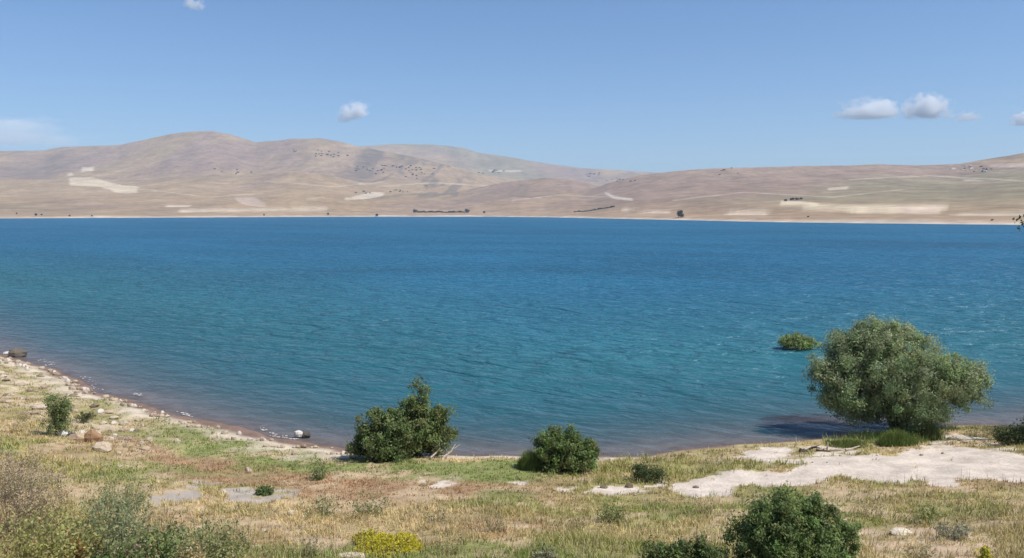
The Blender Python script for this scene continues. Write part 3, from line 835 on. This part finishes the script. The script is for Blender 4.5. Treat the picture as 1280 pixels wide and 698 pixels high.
stone(373, 541, 13, 11, (.62, .57, .50), "white boulder at the waterline beside a dark one", 1)
stone(383, 541, 12, 10, (.10, .085, .075), "dark boulder touching the white one at the waterline", 2)
stone(22, 444, 20, 15, (.13, .11, .085), "dark brown rock at the waterline on the far left", 3, name="rock")
stone(8, 441, 10, 4, (.60, .56, .50), "small white stone left of the dark rock on the far left", 4)
stone(79, 543, 16, 10, (.60, .58, .55), "white topped stone at the foot of the small upright shrub", 5)
stone(89, 543, 11, 8, (.06, .055, .05), "black stone right of the white one at the shrub's foot", 6)
stone(98, 550, 28, 13, (.42, .31, .20), "broad tan rock right of the small upright shrub", 7, name="rock")
stone(116, 549, 24, 20, (.30, .18, .10), "rusty brown rock, tallest of the rocks right of the upright shrub", 8, name="rock")
stone(128, 564, 21, 17, (.50, .40, .29), "pale tan rock, lowest of the rocks near the small upright shrub", 9, name="rock")
stone(49, 508, 18, 9, (.52, .43, .32), "flat pale rock left of the small upright shrub", 10, name="rock")
stone(155, 531, 11, 11, (.52, .44, .31), "upright yellowish stone on the green slope below the pale beach", 11)
stone(143, 519, 12, 6, (.50, .42, .31), "low tan stone above the yellowish upright stone", 12)
stone(222, 551, 8, 9, (.52, .44, .32), "small yellowish stone on the brown grass edge", 13)
stone(183, 562, 12, 7, (.46, .35, .24), "low tan stone left of the small yellowish one on brown grass", 14)
stone(310, 587, 10, 9, (.52, .41, .31), "pale stone alone in the brown grass below the white boulder", 15)
stone(363, 633, 10, 9, (.50, .42, .30), "tan stone right of the grey bare patch", 16)
stone(280, 611, 8, 8, (.52, .45, .35), "pale stone at the left tip of the grey bare patch", 17)
stone(1128, 659, 29, 9, (.62, .54, .42), "flat cream slab lying in dry grass right of the large dark bush", 18, name="rock")
stone(437, 697, 36, 13, (.52, .42, .31), "pale rough rock at the bottom edge by the yellow flowers", 19, name="rock")
stone(1207, 549, 9, 5, (.40, .31, .23), "rust brown stone at the top of the sandy spit right of the willow", 20)
stone(870, 605, 8, 4, (.22, .18, .15), "dark stone lying on the left end of the sandy track", 21)
stone(755, 607, 9, 5, (.20, .15, .10), "dark brown stone on the pale scraps left of the track", 22)
stone(787, 608, 11, 7, (.18, .13, .09), "larger dark brown stone next to the sandy track's left end", 23)
for px, py, w_, h_ in [(133, 580, 9, 5), (150, 580, 6, 4), (320, 680, 12, 8), (231, 668, 10, 7), (308, 672, 7, 5), (329, 666, 8, 7)]:
    stone(px, py, w_, h_, (.50, .42, .31), "small tan stone half hidden in the dry grass of the left slope", px, "tan stones in the dry grass")
def near_words(px, marks):
    return min(marks, key=lambda m_: abs(m_[0] - px))[1]
def size_word(w_, a_, b_): return "tiny" if w_ < a_ else ("small" if w_ < b_ else "larger")
LEFT_MARKS = [(8, "near the dark rock at the far left"), (60, "by the first streak of foam"), (110, "by the broad streak of foam"), (170, "above the upright yellowish stone"), (232, "on the narrowing middle of the left beach"),
              (300, "before the beach reaches the white boulder"), (372, "beside the white boulder"), (425, "where the left beach meets the shore shrubs")]
BANK_MARKS = [(12, "at the left edge"), (48, "left of the upright shrub"), (80, "above the upright shrub"), (106, "around the low sparse shrub"), (140, "near the upright yellowish stone"), (180, "on the green slope's edge")]
BEACH_MARKS = [(720, "on the pale scraps left of the track"), (800, "at the thin end of the sandy track"), (900, "on the left tip of the right beach"), (960, "left of the dark driftwood"), (1014, "around the dark driftwood"),
               (1075, "right of the bleached driftwood"), (1150, "behind the track under the willow"), (1215, "on the sandy spit right of the willow")]
TONES = ["buff", "tan", "whitish", "brown", "yellowish", "dark brown"]
shapes = [stone_mesh(100 + i, random.uniform(.5, .85), c_) for i, c_ in enumerate([(.50, .42, .32), (.42, .34, .25), (.56, .50, .42), (.33, .25, .18), (.46, .37, .25), (.22, .17, .12)])]
line = np.array([(0, 447), (60, 463), (95, 479), (130, 495), (165, 505), (200, 516), (250, 530), (300, 542), (350, 553), (420, 562)], float)
for i in range(150):
    px = 430 * random.random() ** 1.25
    py = np.interp(px, line[:, 0], line[:, 1]) + abs(random.gauss(0, 3.5)) - 1.0
    sz_ = random.uniform(3, 9)
    q = random.randrange(5)
    stone(px, py, sz_, sz_ * .75, None, f"{size_word(sz_, 4.5, 7)} {TONES[q]} stone {near_words(px, LEFT_MARKS)}", 0, "stones along the left waterline", shapes[q])
for i in range(85):
    px = random.uniform(0, 190); py = np.interp(px, line[:, 0], line[:, 1]) + random.uniform(8, 62)
    sz_ = random.uniform(4, 12)
    q = random.randrange(6)
    where = "high" if py - np.interp(px, line[:, 0], line[:, 1]) < 32 else "low"
    stone(px, py, sz_, sz_ * .6, None, f"{size_word(sz_, 6, 9)} {TONES[q]} stone {'close to the beach' if where == 'high' else 'well below the beach'}, {near_words(px, BANK_MARKS)}", 0, "stones on the left bank", shapes[q])
for i in range(34):
    px = random.choice([random.uniform(870, 1100), random.uniform(1120, 1240), random.uniform(690, 840)])
    py = 566 + random.uniform(-8, 9) if px < 1100 else random.uniform(547, 562)
    if px < 850: py = random.uniform(603, 613)
    sz_ = random.uniform(2.5, 6)
    q = random.randrange(6)
    stone(px, py, sz_, sz_ * .6, None, f"{size_word(sz_, 3.5, 5)} {TONES[q]} stone {near_words(px, BEACH_MARKS)}", 0, "stones on the right beach", shapes[q])

# ------------------------------------------------------------------ weeds in the left foreground
def weed(name, label, cat, px, py, wpx, hpx, stem_c, leaf_c, n_st, leaves_per, leafL, leafW, seed, head=None, group=None, lean=.0):
    b, ppm = foot(px, py)
    r = np.random.default_rng(seed)
    t = empty(name, b, label, cat, group)
    R_, H_ = wpx / 2 / ppm, hpx / ppm
    n_st = int(n_st * 1.3); leaves_per = int(leaves_per * 1.7); leafL *= 1.75; leafW *= 2.1
    segs, LP, LD, HP = [], [], [], []
    for i in range(n_st):
        a = r.uniform(0, 2 * math.pi); q = R_ * math.sqrt(r.random())
        root = np.array([math.cos(a), math.sin(a), 0]) * q * .45
        root[2] = -.05
        hh = H_ * r.uniform(.55, 1.05) * (1 - .35 * (q / R_) ** 2)
        tip = np.array([math.cos(a) * q, math.sin(a) * q, hh]); prev = root
        for j in range(1, 4):
            f = j / 3
            p = root + (tip - root) * np.array([f ** 1.4, f ** 1.4, f]) + (r.normal(size=3) * .03 * H_ if j < 3 else 0)
            segs.append((*prev, *p, .006 * (1.2 - .3 * j), .006 * (1.2 - .3 * (j + 1) + .1))); prev_, prev = prev, p
            for l in range(max(1, leaves_per // 3)):
                f2 = r.random()
                LP.append(prev_ + (p - prev_) * f2 + r.normal(size=3) * leafL * .45)
                LD.append(unit(r.normal(size=3) * .7 + np.array([0, 0, .5])))
        HP.append(tip)
    V, F = tubes(segs, 3)
    stuff_part("stem", mesh_np("stem", V, F, M_grass, np.array(stem_c)[None] * r.uniform(.7, 1.3, (len(V), 1))), t)
    LP, LD = np.array(LP), np.array(LD)
    V, F = leaf_cards(LP, LD, leafL * r.uniform(.6, 1.3, len(LP)), leafW * r.uniform(.6, 1.3, len(LP)), r=r)
    lc = np.array(leaf_c)[None] * r.uniform(.65, 1.35, (len(LP), 1)) * (1 + r.normal(size=(len(LP), 3)) * .06)
    stuff_part("leaves", mesh_np("leaves", V, F, M_leaf, np.repeat(np.clip(lc, .01, 1), 4, 0)), t)
    if head is not None:
        hc_, hs, per = head
        hs *= 1.6
        P = np.repeat(np.array(HP), per, 0) + r.normal(size=(len(HP) * per, 3)) * hs * .5
        D = unit(r.normal(size=P.shape) + np.array([0, 0, .6]))
        V, F = leaf_cards(P, D, hs * r.uniform(.6, 1.2, len(P)), hs * .5, r=r)
        stuff_part("flowers", mesh_np("flowers", V, F, M_leaf, np.repeat(np.array(hc_)[None] * r.uniform(.75, 1.25, (len(P), 1)), 4, 0)), t)
    return t

GREYD, STRW, GRN, YGRN, OLV, BLUEG = (.37, .30, .20), (.42, .33, .18), (.19, .23, .085), (.36, .335, .13), (.29, .29, .125), (.26, .29, .165)
weed("dry_shrub", "grey brown dried weed shrub at the left edge, taller of the two", "dry plant", 34, 664, 110, 108, GREYD, (.44, .365, .23), 150, 11, .035, .018, 31, ((.50, .41, .27), .035, 7))
weed("dry_shrub", "grey dried weed shrub touching the left edge behind the taller one", "dry plant", 4, 626, 70, 75, GREYD, (.42, .345, .22), 100, 14, .035, .018, 32, ((.27, .21, .18), .03, 5))
weed("weed_clump", "olive yellow leafy weeds at the bottom left corner", "weeds", 60, 712, 150, 90, YGRN, (.40, .39, .14), 170, 11, .05, .022, 33, ((.42, .36, .16), .035, 4))
weed("weed_clump", "grey green feathery weeds, tallest clump near the bottom left", "weeds", 140, 704, 110, 112, (.34, .35, .18), (.33, .36, .19), 170, 16, .04, .016, 34)
weed("weed_clump", "dark green leafy weeds at the bottom edge right of the feathery clump", "weeds", 190, 716, 120, 76, GRN, (.23, .28, .10), 130, 14, .045, .024, 35, ((.42, .36, .24), .03, 3))
weed("weed_clump", "mid green weeds with pale seed heads below the grey bare patch", "weeds", 258, 706, 120, 70, OLV, (.29, .31, .13), 140, 11, .04, .02, 36, ((.46, .38, .22), .035, 4))
weed("weed_clump", "bright green low weeds at the bottom edge among dry stalks", "weeds", 128, 722, 60, 45, GRN, (.10, .16, .04), 70, 16, .05, .026, 37)
weed("dry_weed", "orange brown dried weed at the bottom edge", "dry plant", 98, 718, 26, 48, (.3, .16, .06), (.36, .17, .05), 26, 12, .04, .018, 38, ((.45, .19, .05), .035, 5))
weed("dry_weed", "pinkish dry seed heads at the bottom edge beside the dark green weeds", "dry plant", 174, 722, 42, 48, (.33, .22, .16), (.34, .22, .17), 36, 9, .035, .016, 39, ((.46, .29, .23), .045, 6))
weed("dry_weed", "straw yellow dry weed at the bottom edge right of the pinkish seed heads", "dry plant", 236, 720, 44, 56, STRW, (.46, .36, .17), 50, 9, .04, .014, 40, ((.52, .42, .22), .04, 5))
weed("weed_clump", "green weeds standing left of the grey bare patch", "weeds", 152, 640, 90, 55, OLV, (.30, .32, .14), 80, 8, .04, .018, 41)
weed("weed_clump", "olive weeds in the dry grass right of the grey bare patch", "weeds", 400, 642, 60, 34, OLV, (.31, .31, .15), 40, 7, .05, .02, 42)
weed("weed_clump", "low dark weeds on the far rim of the grey bare patch", "weeds", 331, 611, 24, 11, GRN, (.14, .19, .065), 40, 12, .05, .022, 43)
weed("weed_clump", "green tuft of tall weeds standing on the brown grass left of the shore shrubs", "weeds", 398, 598, 26, 32, GRN, (.24, .28, .11), 36, 6, .06, .02, 44)
weed("weed_clump", "upright green weeds above the yellow flowers", "weeds", 460, 642, 60, 34, OLV, (.30, .31, .14), 40, 6, .05, .02, 45, ((.45, .36, .2), .04, 3))
weed("weed_clump", "blue green weeds left of the cream slab's far side in dry grass", "weeds", 1190, 662, 60, 24, OLV, (.34, .33, .22), 40, 10, .05, .02, 46)
weed("weed_clump", "green weeds in dry grass above the cream slab", "weeds", 1160, 646, 44, 26, GRN, (.30, .33, .11), 36, 7, .05, .02, 47)
weed("weed_clump", "olive weeds standing left of the low leafy bush", "weeds", 682, 700, 40, 34, OLV, (.32, .30, .18), 30, 12, .05, .02, 48)
weed("weed_clump", "green weeds in the grass below the pale scraps of sand", "weeds", 765, 645, 50, 26, GRN, (.28, .30, .11), 36, 12, .05, .02, 49)
weed("yellow_wildflowers", "bright yellow wildflower patch at the bottom edge", "flowers", 486, 690, 86, 20, (.2, .2, .05), (.24, .24, .045), 190, 4, .05, .018, 50, ((.62, .54, .045), .037, 20))
weed("yellow_wildflowers", "small yellow flower patch left of and behind the larger one", "flowers", 458, 675, 34, 16, (.2, .2, .05), (.3, .28, .06), 40, 6, .04, .018, 52, ((.52, .45, .06), .05, 8))
weed("yellow_plant", "lone yellow green plant at the bottom right corner", "plant", 1230, 702, 16, 32, (.3, .3, .05), (.42, .40, .06), 16, 12, .06, .022, 51, ((.55, .5, .06), .045, 5))
for i, (px, py, w_, h_, lab) in enumerate([
        (205, 660, 50, 36, "straw weed left of and below the grey bare patch"), (290, 676, 44, 34, "weed straight below the grey bare patch"), (330, 698, 60, 40, "broad weed at the bottom edge below the grey bare patch"),
        (385, 690, 44, 40, "weed at the bottom edge between the grey patch and the yellow flowers"), (560, 690, 44, 34, "weed right of the yellow flowers near the bottom edge"), (620, 660, 36, 28, "small weed in the dry grass below the middle of the picture"),
        (545, 650, 40, 28, "weed in dry grass above and right of the yellow flowers"), (1090, 640, 50, 28, "weed close behind the right shoulder of the large dark bush"), (1250, 640, 44, 26, "weed in dry grass near the right edge"),
        (1150, 690, 40, 26, "weed in the bare pinkish patch right of the large dark bush"), (720, 660, 40, 26, "weed in dry grass below the pale scraps of sand"), (40, 580, 30, 22, "weed behind the tall grey dried shrub at the left"),
        (20, 540, 26, 18, "weed left of the rust coloured rock near the left edge"), (30, 520, 20, 12, "small weed below the flat pale rock on the left bank"), (880, 640, 40, 24, "weed left of the large dark bush's top")]):
    weed("grass_weed", lab, "weeds", px, py, w_, h_, STRW, random.choice([(.36, .33, .15), YGRN, (.40, .33, .17), (.33, .31, .17)]), 26, 5, .04, .015, 60 + i,
         ((.48, .39, .22), .03, 3), "weeds among the dry grass")

# ------------------------------------------------------------------ grass
def blades(P, H, W, col, r, lean=.35):
    n = len(P)
    a = r.uniform(0, 2 * math.pi, n); d = np.stack([np.cos(a), np.sin(a), 0 * a], 1)
    s_ = np.stack([-d[:, 1], d[:, 0], 0 * a], 1)
    ln = (lean * r.uniform(.2, 1.4, n) * H)[:, None]
    H = H[:, None]; W = W[:, None]
    up = np.array([[0, 0, 1.]])
    b0, b1 = P - s_ * W * .5, P + s_ * W * .5
    mid_ = P + up * H * .55 + d * ln * .35
    m0, m1 = mid_ - s_ * W * .36, mid_ + s_ * W * .36
    tip = P + up * H + d * ln
    t0, t1 = tip - s_ * W * .06, tip + s_ * W * .06
    V = np.stack([b0, b1, m1, m0, t1, t0], 1).reshape(-1, 3)
    k = (np.arange(n) * 6)[:, None]
    F = np.concatenate([k + np.array([[0, 1, 2, 3]]), k + np.array([[3, 2, 4, 5]])], 0)
    return V, F, np.repeat(col, 6, 0)

def scatter(n, r):
    """points of the visible bank, denser in number per square metre close by"""
    px = r.uniform(-110, 1390, n); py = 430 + (745 - 430) * r.random(n) ** .8
    d = -CAMZ / slope(py); d = r.uniform(5.5, 62, n) if False else d
    return px, py

r = np.random.default_rng(99)
n = 150000
yy = 6 + (62 - 6) * r.random(n) ** 1.25
xx = yy * r.uniform(-.80, .78, n)
s0 = shore_dist(xx, yy)
k_ = (s0 > .3) & (s0 < 30)
xx, yy = xx[k_], yy[k_]
zz = zones(xx, yy)
keep = r.random(len(xx)) < zz["dens"]
nt_ = keep.sum()
per_t = 6
ti = np.repeat(np.arange(nt_), per_t)
tuft_h = zz["hgt"][keep] * r.uniform(.45, 1.4, nt_)
tuft_col = zz["cover"][keep] * r.uniform(.6, 1.4, (nt_, 1)) * (1 + r.normal(size=(nt_, 3)) * .05)
fresh = r.random(nt_) < .12
tuft_col[fresh] = tuft_col[fresh] * .5 + np.array([.30, .33, .09]) * .5
bleached = r.random(nt_) < .15
tuft_col[bleached] = tuft_col[bleached] * .45 + np.array([.56, .46, .28]) * .55
offs = r.normal(size=(len(ti), 2)) * (.03 + .18 * tuft_h[ti] + .05 * (r.random(len(ti)) < .5))[:, None]
P = np.stack([xx[keep][ti] + offs[:, 0], yy[keep][ti] + offs[:, 1], zz["z"][keep][ti] - .015], 1)
H = tuft_h[ti] * r.uniform(.5, 1.25, len(ti))
Wd = r.uniform(.007, .015, len(ti)) * (1 + P[:, 1] / 28)
colg = tuft_col[ti] * r.uniform(.75, 1.3, (len(ti), 1))
out_lean = offs / (np.linalg.norm(offs, axis=1, keepdims=True) + 1e-6)
isg = (zz["green"][keep] > .5)[ti]
for nm, sel in (("dry_grass", ~isg), ("green_grass", isg)):
    V, F, cv = blades(P[sel], H[sel], Wd[sel], colg[sel], r, .75)
    o = obj(nm, mesh_np(nm, V, F, M_grass, cv))
    tag(o, "dry straw and brown grass covering the slope" if nm == "dry_grass" else "short green grass along the shore and in damp patches", "grass", kind="stuff")
# tall pale seed stalks
sel = (zz["s"] > 7) & (r.random(len(xx)) < .12 * zz["dens"])
Ps = np.stack([xx, yy, zz["z"]], 1)[sel]
V, F, cv = blades(Ps, r.uniform(.3, .6, len(Ps)), r.uniform(.008, .014, len(Ps)), np.array([[.50, .40, .23]]) * r.uniform(.7, 1.2, (len(Ps), 1)), r, .2)
o = obj("seed_stalks", mesh_np("seed_stalks", V, F, M_grass, cv)); tag(o, "tall pale seed stalks above the dry grass", "grass", kind="stuff")

def tussock(label, px, py, wpx, hpx, colour, n_, seed):
    b, ppm = foot(px, py); r_ = np.random.default_rng(seed)
    a = r_.uniform(0, 6.283, n_); q = np.sqrt(r_.random(n_)) * wpx / 2 / ppm
    x, y = np.cos(a) * q * .8, np.sin(a) * q * .6
    zl = near_h(x + b[0], y + b[1]) - b[2]
    Hh = hpx / ppm * (1.05 - .75 * (q / (wpx / 2 / ppm)) ** 2) * r_.uniform(.6, 1.1, n_)
    V, F, cv = blades(np.stack([x, y, zl - .02], 1), Hh, r_.uniform(.012, .022, n_), np.array(colour)[None] * r_.uniform(.7, 1.35, (n_, 1)), r_, .35)
    o = obj("grass_tussock", mesh_np("grass_tussock", V, F, M_grass, cv), None, b)
    tag(o, label, "grass tuft")
tussock("bright green rounded grass tussock left of the rounded shrub", 664, 586, 44, 26, (.15, .20, .05), 2600, 1)
tussock("tall bright green grass at the foot of the big willow", 1122, 549, 62, 20, (.15, .20, .05), 3000, 2)
tussock("tall green reeds right of the willow's trunk", 1160, 547, 36, 24, (.10, .13, .045), 1500, 3)
tussock("low green grass strip by the water left of the willow", 1058, 555, 66, 9, (.16, .19, .055), 1800, 4)

# ------------------------------------------------------------------ far trees and shrubs
def far_crown(seed, colour):
    r_ = np.random.default_rng(seed)
    lob = [(0, 0, .55, .5, .5, .42), (.2, .1, .45, .4, .4, .32), (-.22, 0, .5, .36, .36, .34)]
    Cc, d, ci, P, D = crown_points(lob, 46, 9, .16, r_, .45)
    V, F = leaf_cards(P, D, .20 * r_.uniform(.6, 1.3, len(P)), .13, r=r_)
    return mesh_np("crown", V, F, M_far, leaf_colour(colour, ci, 46, len(P), r_))
FT = [far_crown(300 + i, c_) for i, c_ in enumerate([(.07, .075, .05), (.085, .085, .06), (.06, .065, .045)])]
TV, TF = tubes([(0, 0, -.1, .02, 0, .5, .05, .03)], 5)
TR = mesh_np("trunk", TV, TF, M_bark, np.array([[.1, .08, .06]]) * np.ones((len(TV), 1)))
def far_tree(px, py, wpx, hpx, label, group=None, name="tree", trunk=False):
    p = far_at(px, py)[0]; k = p[1] / FPX
    if trunk:
        t = empty(name, p, label, "tree", group)
        t.scale = (wpx * k, wpx * k, hpx * k)
        obj("crown", random.choice(FT), t); obj("trunk", TR, t)
    else:
        t = obj(name, random.choice(FT), None, p); t.scale = (wpx * k, wpx * k, hpx * k); t.rotation_euler = (0, 0, random.uniform(0, 6))
        tag(t, label, "tree" if name == "tree" else "shrub", group)
    return t
FAR_MARKS = [(21, "closest to the left edge"), (45, "below the left hills, tallest of its trio"), (52, "just right of the tallest of the left trio"), (87, "under the pale terraced fields"), (115, "right of the one under the terraced fields"), (330, "in front of the long pale strip"),
             (410, "at the right end of the long pale strip"), (471, "left of the long dark row of trees"), (605, "right of the long dark row of trees"), (1010, "below the large pale field"), (1240, "near the right edge")]
far_tree(851, 272, 9, 9, "lone dark tree on the far shore right of the middle", None, "tree", True)
far_tree(519, 266.5, 5, 5, "dark tree at the left end of the long row on the far shore", None, "tree", True)
far_tree(584, 266.5, 5, 5, "dark tree at the right end of the long row on the far shore", None, "tree", True)
for px in np.arange(523, 582, 2.3):
    far_tree(px, 266 + random.uniform(-.3, .3), random.uniform(2.6, 4.2), random.uniform(1.2, 2.6), "low dark tree in the long row on the far shore", "row of trees on the far shore")
for px, py in zip(np.arange(719, 768, 2.4), np.interp(np.arange(719, 768, 2.4), [719, 735, 750, 768], [265.5, 264.5, 262, 259])):
    far_tree(px, py, random.uniform(2.4, 4), random.uniform(.9, 2.2), "small dark shrub in the curved hedge line at the foot of the mauve hill", "curved hedge line of shrubs", "shrub")
for px, py, w_, h_ in [(982, 252, 4, 3), (990, 251, 5, 4), (996, 250.5, 5, 3.5), (1001, 250, 4, 3)]:
    far_tree(px, py, w_, h_, "dark tree in the small grove above the pale fields", "grove above the pale fields")
for px, py, w_, h_ in [(45, 270, 3, 3.5), (52, 269.5, 2, 2), (21, 268, 2, 2), (471, 271, 3, 4), (605, 267, 3, 3), (87, 271, 2, 2.5), (115, 271, 2, 2), (330, 270, 2, 2.5), (410, 269, 2.5, 3), (1010, 272, 2.5, 2), (1240, 276, 3, 2)]:
    far_tree(px, py, w_, h_, f"tiny dark tree near the far waterline {near_words(px, FAR_MARKS)}", "tiny trees along the far waterline")
rs = np.random.default_rng(5)
for (cx_, cy_, sx, sy, n_, where) in [
        (455, 211, 10, 2, 8, "at the left end of the dark scatter on the middle hill"), (500, 211, 18, 2.5, 16, "in the top of the dark scatter on the middle hill"), (520, 216, 12, 4, 14, "in the lower right of the dark scatter on the middle hill"),
        (478, 214, 5, 2, 5, "in the lower left of the dark scatter on the middle hill"), (402, 192, 8, 1.6, 9, "in the line below the second summit"), (418, 195, 6, 1.5, 6, "at the right end of the line below the second summit"),
        (368, 189, 3, 1, 3, "high up left of the line below the second summit"), (620, 215, 12, 1.2, 10, "in the row above the mauve dome hill"), (500, 240, 8, 1.2, 7, "beside the small pale field in the middle"),
        (452, 242, 5, .8, 4, "left of the small pale field in the middle"), (532, 233, 2, .6, 2, "above the small pale field in the middle"), (775, 226, 10, 1.6, 8, "in the hollow right of the mauve dome hill"),
        (740, 218, 10, 2, 7, "below the saddle between the hills"), (908, 214, 8, 3, 5, "below the left crest of the right hill"), (1218, 211, 12, 3, 14, "among the pale rocks on the right hill"), (290, 214, 14, 3, 6, "on the flank of the highest left hill")]:
    for _ in range(n_):
        px, py = cx_ + rs.normal() * sx, cy_ + rs.normal() * sy
        far_tree(px, py, rs.uniform(1.4, 3.6), rs.uniform(.8, 1.7), f"dark shrub {where}", f"shrubs {where}", "shrub")

# pale rock outcrop high on the right hill
for i in range(12):
    px, py = 1216 + rs.normal() * 14, 210 + rs.normal() * 3
    p = far_at(px, py)[0]; k = p[1] / FPX
    o = obj("rock", shapes[i % 3], None, p); o.scale = (rs.uniform(2, 4.5) * k, rs.uniform(2, 4) * k, rs.uniform(1, 1.8) * k)
    tag(o, "pale rock in the outcrop high on the right hill", "rock", "rock outcrop on the right hill")

# ------------------------------------------------------------------ foam where wavelets break on the left shore
fm, nt, out = new_mat("foam")
fb = N(nt, "ShaderNodeBsdfPrincipled", Roughness=.8); fb.inputs["Base Color"].default_value = (.45, .42, .40, 1)
nt.links.new(fb.outputs[0], out.inputs["Surface"])
def foam(pts, wd, seed):
    r_ = np.random.default_rng(seed)
    pts = np.array(pts, float)
    n_ = 40; t = np.linspace(0, 1, n_); k = np.linspace(0, 1, len(pts))
    px, py = np.interp(t, k, pts[:, 0]), np.interp(t, k, pts[:, 1])
    W_ = np.array([water_pt(a, b_) for a, b_ in zip(px, py)])
    V, F = [], []
    for i in range(0, n_):
        for _ in range(r_.integers(0, 2)):
            c_ = W_[i] + r_.normal(size=2) * wd * .5
            q = r_.uniform(.015, .05)
            j = len(V); ph = r_.uniform(0, 6)
            ring_ = [(c_[0] + math.cos(ph + a) * q * 1.6, c_[1] + math.sin(ph + a) * q, .012) for a in (0, 1.05, 2.1, 3.15, 4.2, 5.25)]
            V += ring_ + [(c_[0], c_[1], .012 + q * .6)]
            F += [(j + a, j + (a + 1) % 6, j + 6) for a in range(6)]
    return V, np.array(F)
V, F = [], []
for i, (p_, w_) in enumerate([([(52, 450), (64, 457)], .3), ([(101, 471), (112, 479), (130, 488)], .45), ([(168, 492), (174, 495)], .2), ([(226, 515), (240, 521)], .15), ([(325, 535), (345, 543), (372, 549)], .16), ([(340, 545), (370, 550)], .1)]):
    v, f = foam(p_, w_, i)
    F.append(f + len(V)); V += v
o = obj("foam", mesh_np("foam", V, np.concatenate(F), fm)); tag(o, "white foam of small waves breaking on the left shore", "foam", kind="stuff")
